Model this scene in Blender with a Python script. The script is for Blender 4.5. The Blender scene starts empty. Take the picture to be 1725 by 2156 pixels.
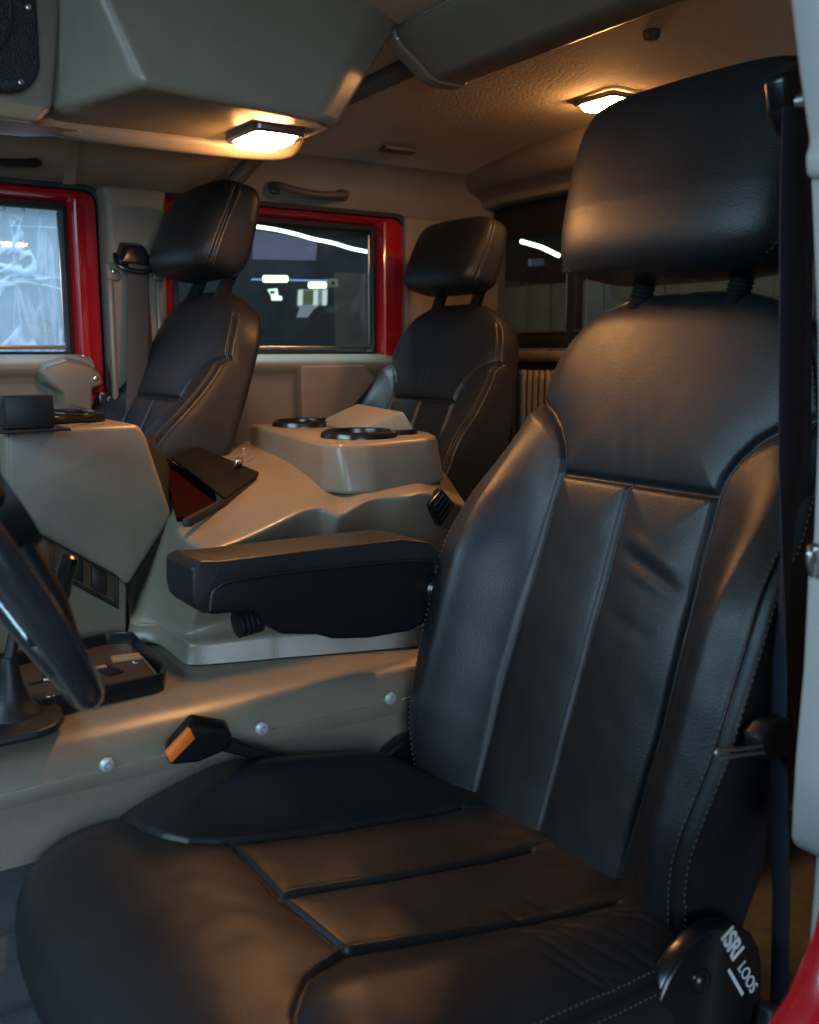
import bpy, bmesh, math, random
import numpy as np
from mathutils import Vector, Matrix
random.seed(4)
PI = math.pi
scene = bpy.context.scene
C = scene.collection

# ------------------------------------------------------------------ camera
FPX, CXP, CYP = 2050.0, 862.5, 1078.0          # focal length and centre for a 1725 x 2156 picture
PITCH = math.atan(338 / 2050.0)
YAW = math.atan(1400 / math.hypot(2050, 338))
CAM = np.array([0.0, 0.0, 1.0])
_fh = np.array([math.sin(YAW), math.cos(YAW), 0]); _r = np.array([math.cos(YAW), -math.sin(YAW), 0]); _u = np.array([0, 0, 1.0])
_fw = _fh * math.cos(PITCH) - _u * math.sin(PITCH); _up = _fh * math.sin(PITCH) + _u * math.cos(PITCH)
cam_d = bpy.data.cameras.new('camera'); cam = bpy.data.objects.new('camera', cam_d); C.objects.link(cam)
cam_d.sensor_fit = 'HORIZONTAL'; cam_d.sensor_width = 24.0; cam_d.lens = 24.0 * FPX / 1725.0
cam_d.clip_start = 0.05; cam_d.clip_end = 100
cam_d.dof.use_dof = True; cam_d.dof.focus_distance = 1.75; cam_d.dof.aperture_fstop = 4.5
M = Matrix(((_r[0], _up[0], -_fw[0], CAM[0]), (_r[1], _up[1], -_fw[1], CAM[1]), (_r[2], _up[2], -_fw[2], CAM[2]), (0, 0, 0, 1)))
cam.matrix_world = M
scene.camera = cam
scene.view_settings.view_transform = 'Standard'; scene.view_settings.look = 'None'
scene.view_settings.exposure = 0.0; scene.view_settings.gamma = 1.0
scene.render.engine = 'CYCLES'
scene.cycles.use_denoising = True
scene.cycles.max_bounces = 8; scene.cycles.transparent_max_bounces = 12
scene.cycles.caustics_reflective = False; scene.cycles.caustics_refractive = False
scene.cycles.sample_clamp_indirect = 4.0

def at(x, y, X=None, Y=None, Z=None):
    """measuring aid: where the sight line of a photo point meets a plane of the vehicle"""
    d = _fw * FPX + _r * (x - CXP) - _up * (y - CYP)
    if X is not None: t = (X - CAM[0]) / d[0]
    elif Y is not None: t = (Y - CAM[1]) / d[1]
    else: t = (Z - CAM[2]) / d[2]
    return CAM + d * t

# ------------------------------------------------------------------ world and large lights
w = bpy.data.worlds.new("World"); scene.world = w; w.use_nodes = True
bg = w.node_tree.nodes['Background']; bg.inputs['Color'].default_value = (0.20, 0.34, 0.50, 1); bg.inputs['Strength'].default_value = 0.05

def area(name, loc, target, sx, sy, power, color):
    l = bpy.data.lights.new(name, 'AREA'); l.shape = 'RECTANGLE'; l.size = sx; l.size_y = sy; l.energy = power; l.color = color
    o = bpy.data.objects.new(name, l); C.objects.link(o); o.location = loc
    o.rotation_euler = (Vector(target) - Vector(loc)).to_track_quat('-Z', 'Y').to_euler()
    return o
# garage light falling in through the open driver's door, and through the windscreen
area('garage_door_light', (-0.7, -2.0, 1.5), (0.7, 1.2, 0.8), 1.4, 0.8, 48, (0.50, 0.72, 1.0))
area('low_fill_light', (-0.5, -2.3, 0.70), (0.7, 1.6, 1.1), 1.4, 0.6, 32, (0.62, 0.78, 0.92))  # added fill, set low to reach the side headliner under the console
area('windscreen_light', (-1.3, 1.05, 1.65), (0.9, 1.2, 0.8), 1.5, 0.40, 36, (0.46, 0.78, 1.0))
area('far_side_garage_light', (0.75, 2.92, 2.15), (0.75, 2.50, 1.0), 2.2, 0.35, 75, (0.62, 0.85, 1.0))
area('garage_wall_light', (2.6, 4.4, 2.5), (2.8, 5.2, 1.0), 0.8, 0.5, 5, (0.9, 0.95, 0.8))

# ------------------------------------------------------------------ materials
def mat(name, color, rough=0.5, metal=0.0, bump=0.0, bscale=300.0, var=0.0, vscale=6.0, coat=0.0, spec=0.5, emit=None, estr=0, rvar=0.0, btype='NOISE', bdist=0.001):
    m = bpy.data.materials.new(name); m.use_nodes = True
    nt = m.node_tree; b = nt.nodes['Principled BSDF']
    b.inputs['Base Color'].default_value = (*color, 1); b.inputs['Roughness'].default_value = rough
    b.inputs['Metallic'].default_value = metal; b.inputs['Coat Weight'].default_value = coat; b.inputs['Coat Roughness'].default_value = 0.05
    b.inputs['Specular IOR Level'].default_value = spec
    tc = nt.nodes.new('ShaderNodeTexCoord')
    if var > 0 or rvar > 0:
        n = nt.nodes.new('ShaderNodeTexNoise'); n.inputs['Scale'].default_value = vscale; n.inputs['Detail'].default_value = 6
        n.inputs['Roughness'].default_value = 0.65
        nt.links.new(tc.outputs['Object'], n.inputs['Vector'])
        if var > 0:
            mr = nt.nodes.new('ShaderNodeMapRange'); mr.inputs['From Min'].default_value = 0.25; mr.inputs['From Max'].default_value = 0.75
            mr.inputs['To Min'].default_value = 1 - var; mr.inputs['To Max'].default_value = 1 + var
            nt.links.new(n.outputs['Fac'], mr.inputs['Value'])
            mx = nt.nodes.new('ShaderNodeVectorMath'); mx.operation = 'SCALE'; mx.inputs[0].default_value = color
            nt.links.new(mr.outputs['Result'], mx.inputs['Scale']); nt.links.new(mx.outputs['Vector'], b.inputs['Base Color'])
        if rvar > 0:
            m2 = nt.nodes.new('ShaderNodeMapRange'); m2.inputs['From Min'].default_value = 0.3; m2.inputs['From Max'].default_value = 0.7
            m2.inputs['To Min'].default_value = rough - rvar; m2.inputs['To Max'].default_value = rough + rvar
            nt.links.new(n.outputs['Fac'], m2.inputs['Value']); nt.links.new(m2.outputs['Result'], b.inputs['Roughness'])
    if bump > 0:
        if btype == 'NOISE':
            t = nt.nodes.new('ShaderNodeTexNoise'); t.inputs['Scale'].default_value = bscale; t.inputs['Detail'].default_value = 3; out = t.outputs['Fac']
        else:
            t = nt.nodes.new('ShaderNodeTexVoronoi'); t.inputs['Scale'].default_value = bscale; out = t.outputs['Distance']
        nt.links.new(tc.outputs['Object'], t.inputs['Vector'])
        bp = nt.nodes.new('ShaderNodeBump'); bp.inputs['Strength'].default_value = bump; bp.inputs['Distance'].default_value = bdist
        nt.links.new(out, bp.inputs['Height']); nt.links.new(bp.outputs['Normal'], b.inputs['Normal'])
    if emit:
        b.inputs['Emission Color'].default_value = (*emit, 1); b.inputs['Emission Strength'].default_value = estr
    return m
LEATHER = mat('black_leather', (0.0115, 0.0118, 0.0135), 0.44, bump=0.22, bscale=420, btype='V', bdist=0.0008, spec=.42, rvar=0.05, var=0.12, vscale=9)
STITCH = mat('stitch_thread', (0.09, 0.07, 0.05), 0.7)
BEIGE = mat('beige_moulded_plastic', (0.165, 0.139, 0.102), 0.35, bump=0.35, bscale=450, bdist=0.0008, rvar=0.08, var=0.10, vscale=7)
BEIGE_TRIM = mat('beige_trim_vinyl', (0.185, 0.153, 0.110), 0.52, bump=0.5, bscale=300, bdist=0.0012, var=0.12, vscale=8)
LINER = mat('roof_liner_cloth', (0.50, 0.41, 0.30), 0.85, bump=0.6, bscale=130, bdist=0.003, var=0.08, vscale=10)
PILLAR = mat('pillar_trim_plastic', (0.36, 0.35, 0.335), 0.5, bump=0.15, bscale=500, bdist=0.0005, var=0.04)
RED = mat('red_body_paint', (0.36, 0.004, 0.009), 0.22, coat=0.8, var=0.05, vscale=20)
BLACK = mat('black_plastic', (0.012, 0.012, 0.013), 0.45, bump=0.15, bscale=600, bdist=0.0005, spec=.3)
GLOSS = mat('glossy_black_plastic', (0.008, 0.008, 0.009), 0.24, rvar=0.05, vscale=30)
RUBBER = mat('black_rubber_seal', (0.008, 0.008, 0.008), 0.6)
METAL = mat('bright_metal', (0.55, 0.53, 0.5), 0.3, metal=1.0)
DARKMETAL = mat('dark_metal', (0.28, 0.28, 0.28), 0.35, metal=1.0)
ORANGE = mat('orange_button_plastic', (0.85, 0.16, 0.015), 0.45, emit=None)
CARPET = mat('dark_floor_carpet', (0.10, 0.11, 0.11), 0.9, bump=1.0, bscale=260, bdist=0.004, var=0.3, vscale=40)
MAROON = mat('maroon_folder_board', (0.010, 0.0008, 0.0014), 0.8, spec=.04, bump=0.4, bscale=200)
WHITE = mat('white_print', (0.62, 0.66, 0.66), 0.5)
YELLOW = mat('yellow_print', (0.5, 0.5, 0.03), 0.5)
def webbing(name, col):
    m = mat(name, col, 0.6)
    nt = m.node_tree; b = nt.nodes['Principled BSDF']; tc = nt.nodes.new('ShaderNodeTexCoord')
    wv = nt.nodes.new('ShaderNodeTexWave'); wv.inputs['Scale'].default_value = 160; wv.wave_type = 'BANDS'; wv.bands_direction = 'Z'
    wv.inputs['Distortion'].default_value = 1.0
    nt.links.new(tc.outputs['Object'], wv.inputs['Vector'])
    bp = nt.nodes.new('ShaderNodeBump'); bp.inputs['Strength'].default_value = 0.4; bp.inputs['Distance'].default_value = 0.001
    nt.links.new(wv.outputs['Fac'], bp.inputs['Height']); nt.links.new(bp.outputs['Normal'], b.inputs['Normal'])
    return m
BELT = webbing('grey_seat_belt_webbing', (0.045, 0.043, 0.045))
BELTN = webbing('navy_seat_belt_webbing', (0.014, 0.018, 0.034))
def emission(name, col, strength):
    m = bpy.data.materials.new(name); m.use_nodes = True; nt = m.node_tree; nt.nodes.clear()
    e = nt.nodes.new('ShaderNodeEmission'); e.inputs['Color'].default_value = (*col, 1); e.inputs['Strength'].default_value = strength
    o = nt.nodes.new('ShaderNodeOutputMaterial'); nt.links.new(e.outputs[0], o.inputs[0]); return m
LAMP = emission('lit_lamp_lens', (1.0, 0.46, 0.15), 245)
TUBE = emission('lit_fluorescent_tube', (0.85, 1.0, 0.55), 5)
LED = emission('lit_led_strip', (0.80, 1.0, 0.93), 6)
LEDB = emission('faint_blue_led', (0.25, 0.45, 1.0), 1.2)
SIGNLIT = emission('lit_sign_face', (0.75, 1.0, 0.85), 2.2)
SCREEN = emission('lit_doorway', (0.26, 0.30, 0.42), 0.8)
def glass(name, dirt, dcol, tint=(1, 1, 1), heavy=False):
    m = bpy.data.materials.new(name); m.use_nodes = True; nt = m.node_tree; nt.nodes.clear(); L = nt.links.new
    out = nt.nodes.new('ShaderNodeOutputMaterial')
    tr = nt.nodes.new('ShaderNodeBsdfTransparent'); tr.inputs[0].default_value = (*tint, 1)
    gl = nt.nodes.new('ShaderNodeBsdfGlossy'); gl.inputs['Roughness'].default_value = 0.03
    fr = nt.nodes.new('ShaderNodeFresnel'); fr.inputs['IOR'].default_value = 1.5
    mx = nt.nodes.new('ShaderNodeMixShader'); geo = nt.nodes.new('ShaderNodeNewGeometry'); nb_ = nt.nodes.new('ShaderNodeMath'); nb_.operation = 'SUBTRACT'; nb_.inputs[0].default_value = 1; L(geo.outputs['Backfacing'], nb_.inputs[1])
    fm = nt.nodes.new('ShaderNodeMath'); fm.operation = 'MULTIPLY'; L(fr.outputs[0], fm.inputs[0]); L(nb_.outputs[0], fm.inputs[1]); L(fm.outputs[0], mx.inputs[0]); L(tr.outputs[0], mx.inputs[1]); L(gl.outputs[0], mx.inputs[2])
    tl = nt.nodes.new('ShaderNodeBsdfTranslucent'); tl.inputs[0].default_value = (*dcol, 1)
    df = nt.nodes.new('ShaderNodeBsdfDiffuse'); df.inputs[0].default_value = (*dcol, 1)
    dd = nt.nodes.new('ShaderNodeMixShader'); dd.inputs[0].default_value = 0.4; L(tl.outputs[0], dd.inputs[1]); L(df.outputs[0], dd.inputs[2])
    fin = nt.nodes.new('ShaderNodeMixShader'); L(mx.outputs[0], fin.inputs[1]); L(dd.outputs[0], fin.inputs[2]); L(fin.outputs[0], out.inputs[0])
    tc = nt.nodes.new('ShaderNodeTexCoord')
    n1 = nt.nodes.new('ShaderNodeTexNoise'); n1.inputs['Scale'].default_value = 9 if heavy else 5; n1.inputs['Detail'].default_value = 8; n1.inputs['Roughness'].default_value = 0.7; n1.inputs['Distortion'].default_value = 0.6
    L(tc.outputs['Object'], n1.inputs['Vector'])
    mr = nt.nodes.new('ShaderNodeMapRange'); mr.inputs['From Min'].default_value = 0.35; mr.inputs['From Max'].default_value = 0.75
    mr.inputs['To Min'].default_value = dirt * 0.45; mr.inputs['To Max'].default_value = dirt
    L(n1.outputs['Fac'], mr.inputs['Value']); src = mr.outputs['Result']
    if heavy:   # run marks and wiped streaks in the dried dirt
        for (px, pz, ax, az, sc, wd, amt) in ((0, 0, 9.0, 4.5, 1.0, 0.018, 0.75), (0.3, 0.7, 3.5, 12.0, 1.0, 0.016, 0.6), (4.3, 2.7, 30.0, 4.0, 1.0, 0.05, 0.22)):
            mp = nt.nodes.new('ShaderNodeMapping'); mp.inputs['Scale'].default_value = (ax * .55, 1, az * .55); mp.inputs['Location'].default_value = (px, 0, pz)
            L(tc.outputs['Object'], mp.inputs['Vector'])
            n2 = nt.nodes.new('ShaderNodeTexNoise'); n2.inputs['Scale'].default_value = sc; n2.inputs['Detail'].default_value = 4; n2.inputs['Distortion'].default_value = 0.8
            L(mp.outputs[0], n2.inputs['Vector'])
            s = nt.nodes.new('ShaderNodeMath'); s.operation = 'SUBTRACT'; s.inputs[1].default_value = 0.5; L(n2.outputs['Fac'], s.inputs[0])
            a = nt.nodes.new('ShaderNodeMath'); a.operation = 'ABSOLUTE'; L(s.outputs[0], a.inputs[0])
            r = nt.nodes.new('ShaderNodeMapRange'); r.inputs['From Min'].default_value = 0; r.inputs['From Max'].default_value = wd; r.inputs['To Min'].default_value = amt; r.inputs['To Max'].default_value = 0
            r.interpolation_type = 'SMOOTHSTEP'; L(a.outputs[0], r.inputs['Value'])
            mm = nt.nodes.new('ShaderNodeMath'); mm.operation = 'ADD'; mm.use_clamp = True; L(src, mm.inputs[0]); L(r.outputs[0], mm.inputs[1]); src = mm.outputs[0]
    L(src, fin.inputs[0]); return m
DIRTY = glass('water_marked_glass', 0.24, (0.62, 0.75, 0.9), heavy=True)
CLEAR = glass('side_window_glass', 0.03, (0.5, 0.6, 0.7), tint=(0.82, 0.88, 0.86))

# ------------------------------------------------------------------ object helpers
def link(name, me, m=None, parent=None, smooth=True, angle=35):
    o = bpy.data.objects.new(name, me); C.objects.link(o)
    if m is not None and not me.materials: me.materials.append(m)
    if smooth:
        me.polygons.foreach_set('use_smooth', [True] * len(me.polygons)); me.update()
        if angle: me.set_sharp_from_angle(angle=math.radians(angle))
    if parent is not None: o.parent = parent
    return o
def tag(o, label, cat, group=None, kind=None):
    o['label'] = label; o['category'] = cat
    if group: o['group'] = group
    if kind: o['kind'] = kind
    return o
def empty(name, loc, label=None, cat=None, group=None):
    o = bpy.data.objects.new(name, None); C.objects.link(o); o.location = loc; o.empty_display_size = 0.05
    if label: tag(o, label, cat, group)
    return o
def struct(o): o['kind'] = 'structure'; return o
def bm_mesh(bm, name='m'):
    bmesh.ops.recalc_face_normals(bm, faces=bm.faces); me = bpy.data.meshes.new(name); bm.to_mesh(me); bm.free(); return me
def bevel(bm, wd, seg=3, ang=20):
    es = [e for e in bm.edges if len(e.link_faces) == 2 and e.calc_face_angle(0) > math.radians(ang)]
    if wd > 0 and es: bmesh.ops.bevel(bm, geom=es, offset=wd, segments=seg, profile=0.5, affect='EDGES', clamp_overlap=True)
def box(c, s, bev=0.004, rot=None, seg=2):
    bm = bmesh.new(); bmesh.ops.create_cube(bm, size=1)
    for v in bm.verts: v.co = Vector((v.co.x * s[0], v.co.y * s[1], v.co.z * s[2]))
    bevel(bm, bev, seg)
    if rot is not None: bmesh.ops.rotate(bm, verts=bm.verts, matrix=rot)
    bmesh.ops.translate(bm, verts=bm.verts, vec=Vector(c)); return bm
def merge(*bms):
    a = bms[0]
    for b in bms[1:]:
        me = bpy.data.meshes.new('t'); b.to_mesh(me); a.from_mesh(me); b.free(); bpy.data.meshes.remove(me)
    return a
def prism(p0, p1, bev=0.006, seg=3, ang=20):
    """closed solid between two matching loops of 3-D points"""
    bm = bmesh.new(); a = [bm.verts.new(Vector(p)) for p in p0]; b = [bm.verts.new(Vector(p)) for p in p1]; n = len(a)
    bm.faces.new(a); bm.faces.new(b[::-1])
    for i in range(n): bm.faces.new((a[i], b[i], b[(i + 1) % n], a[(i + 1) % n]))
    bmesh.ops.recalc_face_normals(bm, faces=bm.faces); bevel(bm, bev, seg, ang); return bm
def xz_prism(pts, y0, y1, bev=0.006, seg=3): return prism([(x, y0, z) for x, z in pts], [(x, y1, z) for x, z in pts], bev, seg)
def xy_prism(pts, z0, z1, bev=0.006, seg=3): return prism([(x, y, z0) for x, y in pts], [(x, y, z1) for x, y in pts], bev, seg)
def yz_prism(pts, x0, x1, bev=0.006, seg=3): return prism([(x0, y, z) for y, z in pts], [(x1, y, z) for y, z in pts], bev, seg)
def grid(P, close_u=False, cap=False):
    """P: (nv, nu, 3) array -> mesh"""
    P = np.asarray(P, float); nv, nu = P.shape[:2]
    f = []
    for j in range(nv - 1):
        for i in range(nu if close_u else nu - 1):
            k = (i + 1) % nu; f.append((j * nu + i, j * nu + k, (j + 1) * nu + k, (j + 1) * nu + i))
    if cap: f.append(tuple(range(nu))[::-1]); f.append(tuple((nv - 1) * nu + i for i in range(nu)))
    me = bpy.data.meshes.new('g'); me.from_pydata(P.reshape(-1, 3).tolist(), [], f); me.update()
    bm = bmesh.new(); bm.from_mesh(me); bmesh.ops.recalc_face_normals(bm, faces=bm.faces); bm.to_mesh(me); bm.free(); return me
def catmull(pts, n=8, closed=False):
    pts = [np.array(p, float) for p in pts]; out = []; m = len(pts)
    rng = range(m if closed else m - 1)
    for i in rng:
        if closed: p0, p1, p2, p3 = pts[i - 1], pts[i], pts[(i + 1) % m], pts[(i + 2) % m]
        else: p0, p1, p2, p3 = pts[max(i - 1, 0)], pts[i], pts[i + 1], pts[min(i + 2, m - 1)]
        for k in range(n):
            t = k / n; out.append(0.5 * ((2 * p1) + (-p0 + p2) * t + (2 * p0 - 5 * p1 + 4 * p2 - p3) * t * t + (-p0 + 3 * p1 - 3 * p2 + p3) * t ** 3))
    if not closed: out.append(pts[-1])
    return out
def tube(path, r, n=12, closed=False, flat=None):
    path = [np.array(p, float) for p in path]; m = len(path); rr = r if hasattr(r, '__len__') else [r] * m
    rows = []; ref = None
    for i in range(m):
        if closed: t = path[(i + 1) % m] - path[i - 1]
        else: t = path[min(i + 1, m - 1)] - path[max(i - 1, 0)]
        t = t / (np.linalg.norm(t) + 1e-9)
        if ref is None: ref = np.array([0, 0, 1.0]) if abs(t[2]) < 0.9 else np.array([1.0, 0, 0])
        a = np.cross(t, ref); a /= np.linalg.norm(a); b = np.cross(a, t); ref = b
        f = flat or 1.0
        rows.append([path[i] + (a * math.cos(k * 2 * PI / n) + b * f * math.sin(k * 2 * PI / n)) * rr[i] for k in range(n)])
    if closed: rows.append(rows[0])
    bm = bmesh.new(); me = grid(rows, True, not closed); bm.from_mesh(me); bpy.data.meshes.remove(me)
    if closed: bmesh.ops.remove_doubles(bm, verts=bm.verts, dist=1e-6)
    return bm
def ribbon(path, wdir, width, thick):
    """a strap: flat band following path"""
    path = [np.array(p, float) for p in path]; rows = []
    for i, p in enumerate(path):
        t = path[min(i + 1, len(path) - 1)] - path[max(i - 1, 0)]; t /= np.linalg.norm(t)
        w_ = np.array(wdir[i] if hasattr(wdir[0], '__len__') else wdir, float); w_ -= t * np.dot(w_, t); w_ /= np.linalg.norm(w_); nn = np.cross(t, w_)
        ww = width[i] if hasattr(width, '__len__') else width
        prof = [(-.5, -.3), (-.47, -.5), (.47, -.5), (.5, -.3), (.5, .3), (.47, .5), (-.47, .5), (-.5, .3)]
        rows.append([p + w_ * ww * a + nn * thick * b for a, b in prof])
    return grid(rows, True, True)
def rrect(x0, x1, z0, z1, r, n=6):
    out = []
    for cx, cz, a0 in ((x1 - r, z1 - r, 0), (x0 + r, z1 - r, 90), (x0 + r, z0 + r, 180), (x1 - r, z0 + r, 270)):
        for k in range(n + 1):
            a = math.radians(a0 + 90 * k / n); out.append((cx + r * math.cos(a), cz + r * math.sin(a)))
    return out
def loft(loops): return grid(np.array(loops), True, False)
def lathe(prof, c, axis='Z', n=32):
    rows = []
    for r, h in prof:
        row = []
        for k in range(n):
            a = 2 * PI * k / n
            p = {'Z': (r * math.cos(a), r * math.sin(a), h), 'Y': (r * math.cos(a), h, r * math.sin(a)), 'X': (h, r * math.cos(a), r * math.sin(a))}[axis]
            row.append((p[0] + c[0], p[1] + c[1], p[2] + c[2]))
        rows.append(row)
    bm = bmesh.new(); me = grid(rows, True, False); bm.from_mesh(me); bpy.data.meshes.remove(me)
    for rr in (0, len(prof) - 1):
        if prof[rr][0] < 1e-4: continue
    bmesh.ops.remove_doubles(bm, verts=bm.verts, dist=1e-6); return bm
def screw(c, axis='Y', r=0.007, sgn=-1):
    return lathe([(0, sgn * .0035), (r * .35, sgn * .0035), (r * .45, sgn * .0015), (r * .5, sgn * .0036), (r * .85, sgn * .0028), (r, sgn * .001), (r, -sgn * .003), (0, -sgn * .003)], c, axis, 16)
def text(body, name, size, mtx, m, parent, ext=0.0004, shear=0.0, bold=0.0):
    cu = bpy.data.curves.new(name, 'FONT'); cu.body = body; cu.size = size; cu.extrude = ext; cu.shear = shear; cu.align_x = 'LEFT'; cu.offset = bold
    t_ = bpy.data.objects.new(name + '_curve', cu); C.objects.link(t_); bpy.context.view_layer.update()
    me = bpy.data.meshes.new_from_object(t_.evaluated_get(bpy.context.evaluated_depsgraph_get())); bpy.data.objects.remove(t_); bpy.data.curves.remove(cu)
    me.materials.clear(); me.materials.append(m); o = bpy.data.objects.new(name, me); C.objects.link(o); o.matrix_world = mtx
    if parent is not None:
        o.parent = parent; o.matrix_parent_inverse = Matrix.Translation(parent.location).inverted()
    return o

# ------------------------------------------------------------------ seat
TH = math.radians(18.4)
def smooth(a, b, x): t = np.clip((x - a) / (b - a), 0, 1); return t * t * (3 - 2 * t)
def seg_dist(px, py, line):
    d = np.full(px.shape, 9.0)
    for (x0, y0), (x1, y1) in zip(line[:-1], line[1:]):
        dx, dy = x1 - x0, y1 - y0; t = np.clip(((px - x0) * dx + (py - y0) * dy) / (dx * dx + dy * dy + 1e-12), 0, 1)
        d = np.minimum(d, np.hypot(px - x0 - t * dx, py - y0 - t * dy))
    return d
def super_ring(p, n, aspect):
    th = np.linspace(0, 2 * PI, 6000, endpoint=False); c, s = np.cos(th), np.sin(th)
    x = np.sign(c) * np.abs(c) ** (2 / p); y = np.sign(s) * np.abs(s) ** (2 / p)
    q = np.hypot(np.diff(np.append(x, x[0])), np.diff(np.append(y, y[0])) * aspect); cum = np.concatenate([[0], np.cumsum(q)])
    t = np.linspace(0, cum[-1], n, endpoint=False); xi = np.interp(t, cum, np.append(x, x[0])); yi = np.interp(t, cum, np.append(y, y[0]))
    return xi, yi
def groove(d, depth=0.006, wd=0.0045, puff=0.006, pw=0.03): return -depth * np.exp(-(d / wd) ** 2) + puff * (1 - np.exp(-d / pw))
def wob(a, b, s, seed):
    rs = np.random.RandomState(seed); out = 0
    for k in range(7):
        th, f, ph = rs.uniform(0, PI), s * rs.uniform(.6, 2.2), rs.uniform(0, 6.3); out = out + np.sin((a * math.cos(th) + b * math.sin(th)) * f + ph) / 7
    return out
BL = 0.797
YOKE = [(0.300, 0.633), (0.245, 0.625), (0.205, 0.606), (0.178, 0.585), (0.158, 0.56), (0.146, 0.535), (0.142, 0.512)]
def backrest_rings(nv, nu):
    v = np.concatenate([np.linspace(-0.09, 0.70, int(nv * .8), endpoint=False), 0.70 + (BL - 0.70) * np.sin(np.linspace(0, PI / 2, nv - int(nv * .8)))])
    W = np.interp(v, [-.1, .08, .22, .36, .46, .56, .64, .72, .8], [.262, .278, .298, .304, .298, .274, .252, .232, .222])
    W = np.convolve(np.pad(W, 6, 'edge'), np.ones(13) / 13, 'valid')
    T = np.interp(v, [-.1, .3, .6, .8], [.060, .066, .056, .046])
    g = (1 - np.clip((v - 0.655) / (BL - 0.655), 0, 0.9995) ** 2.5) ** (1 / 2.5)
    gt = (1 - np.clip((v - 0.73) / (BL - 0.73), 0, 0.9995) ** 2.2) ** (1 / 2.2)
    xi, yi = super_ring(3.6, nu, 0.25)
    return v, W * g, T * gt, xi, yi, T
def back_point(y, v, d, T0):   # local seat frame: x rear, y to the far side, z up
    dd = d - T0
    return np.stack([v * math.sin(TH) - dd * math.cos(TH), y, v * math.cos(TH) + dd * math.sin(TH)], -1)
def make_backrest(nv=300, nu=760):
    v, W, T, xi, yi, T0 = backrest_rings(nv, nu)
    V = v[:, None] + 0 * xi[None]; Yy = W[:, None] * xi[None]; D = T[:, None] * yi[None]
    front = smooth(-0.15, 0.55, yi)[None] + 0 * V
    seams = [[(0, -.1), (0.004, .512)], [(.140, -.1), (.150, .2), (.142, .512)], [(-.140, -.1), (-.150, .2), (-.142, .512)], [(-.142, .512), (.142, .512)], YOKE, [(-a, b) for a, b in YOKE]]
    d = np.full(V.shape, 9.0)
    for s in seams: d = np.minimum(d, seg_dist(Yy, V, s))
    ay = np.abs(Yy)
    yk = np.interp(ay, [p[0] for p in YOKE[::-1]], [p[1] for p in YOKE[::-1]])
    below = (.16 * smooth(0.003, 0.03, yk - V) + .84 * smooth(0.02, 0.28, yk - V)) * smooth(-.09, .15, V * 1.0 + .02)
    bol = 0.082 * smooth(0.142, 0.245, ay) * below
    lower = (V < yk) | (ay < .142)
    disp = (groove(d, .0065, .0045, .009, .028) + bol) * front
    disp += front * (0.0018 - .0016 * smooth(.48, .56, V)) * wob(Yy, V, 24, 3) + front * (0.0006 - .0004 * smooth(.48, .56, V)) * wob(Yy, V, 80, 5)
    # creases worn into the near centre panel
    for (cy, cv, ang, ln, amp) in ((-.075, .40, .35, .055, .0042), (-.085, .372, .20, .04, .0018), (-.07, .425, .3, .05, -.002), (-.06, .325, .2, .04, .0012)):
        a = (Yy - cy) * math.cos(ang) + (V - cv) * math.sin(ang); b = -(Yy - cy) * math.sin(ang) + (V - cv) * math.cos(ang)
        disp -= front * amp * np.exp(-(b / .010) ** 2) * np.exp(-(a / ln) ** 4)
    # soft vertical dents low in the yoke panel
    for cy in (-.03, .035, .0):
        disp -= front * .0009 * np.exp(-((Yy - cy - (V - .55) * .2) / .012) ** 2) * np.exp(-((V - .575) / .04) ** 2)
    P = back_point(Yy, V, D + disp, T0[:, None])
    lines = welt(P, xi, yi, .60, .9, v, -.06, .735, .0055, .0042, 12)
    return grid(P, True, True), lines
def welt(P, xi, yi, fr, xm, v, va, vb, depth, wd, off):
    """press a welt seam into both flanks of a ring surface; returns the two stitch lines of each side"""
    nv, nu = P.shape[:2]; lines = {}
    cen = P.mean(axis=1, keepdims=True); per = np.linalg.norm(np.roll(P, -1, 1) - P, axis=2)
    Q0 = P.copy()
    for side in (-1, 1):
        idx = [i for i in range(nu) if xi[i] * side > xm]; i0 = min(idx, key=lambda k: abs(yi[k] - fr)); off_n = 14
        for k in range(-off_n, off_n + 1):
            i = (i0 + k) % nu
            a, b = (i0, i0 + k) if k > 0 else (i0 + k, i0)
            s = sum(per[:, q % nu] for q in range(a, b)) if k else np.zeros(nv)
            w_ = depth * np.exp(-(s / wd) ** 2) - depth * .35 * np.exp(-((s - 2.2 * wd) / wd) ** 2)
            w_ = w_ * smooth(va, va + .02, v) * (1 - smooth(vb - .02, vb, v))
            d_ = cen[:, 0] - Q0[:, i]; d_ /= np.linalg.norm(d_, axis=1, keepdims=True); nrm_ = d_ * .6; nrm_[:, 1] -= side * .8
            nrm_ /= np.linalg.norm(nrm_, axis=1, keepdims=True); P[:, i] += nrm_ * w_[:, None]
        out = []
        for kk in (-1, 1):
            line = []
            for j in range(nv):
                if not (va < v[j] < vb): continue
                s = 0; k = 0
                while s < .0085 and abs(k) < off_n: s += per[j, (i0 + k) % nu]; k += kk
                p = P[j, (i0 + k) % nu] * 1.0; c = cen[j, 0]; o_ = p - c; o_ /= np.linalg.norm(o_); line.append(p + o_ * .0007)
            out.append(line)
        lines[side] = out
    return lines
def stitch_mesh(points, nrm, length=.0055, r=.0009):
    bm = bmesh.new()
    for p, t in points:
        q = Vector(t).normalized().to_track_quat('Z', 'X').to_matrix()
        b = bmesh.ops.create_icosphere(bm, subdivisions=1, radius=1)
        for vv in b['verts']: vv.co = q @ Vector((vv.co.x * r, vv.co.y * r, vv.co.z * length * .5)) + Vector(p) + Vector(nrm(p)) * 0
    return bm_mesh(bm)
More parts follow.
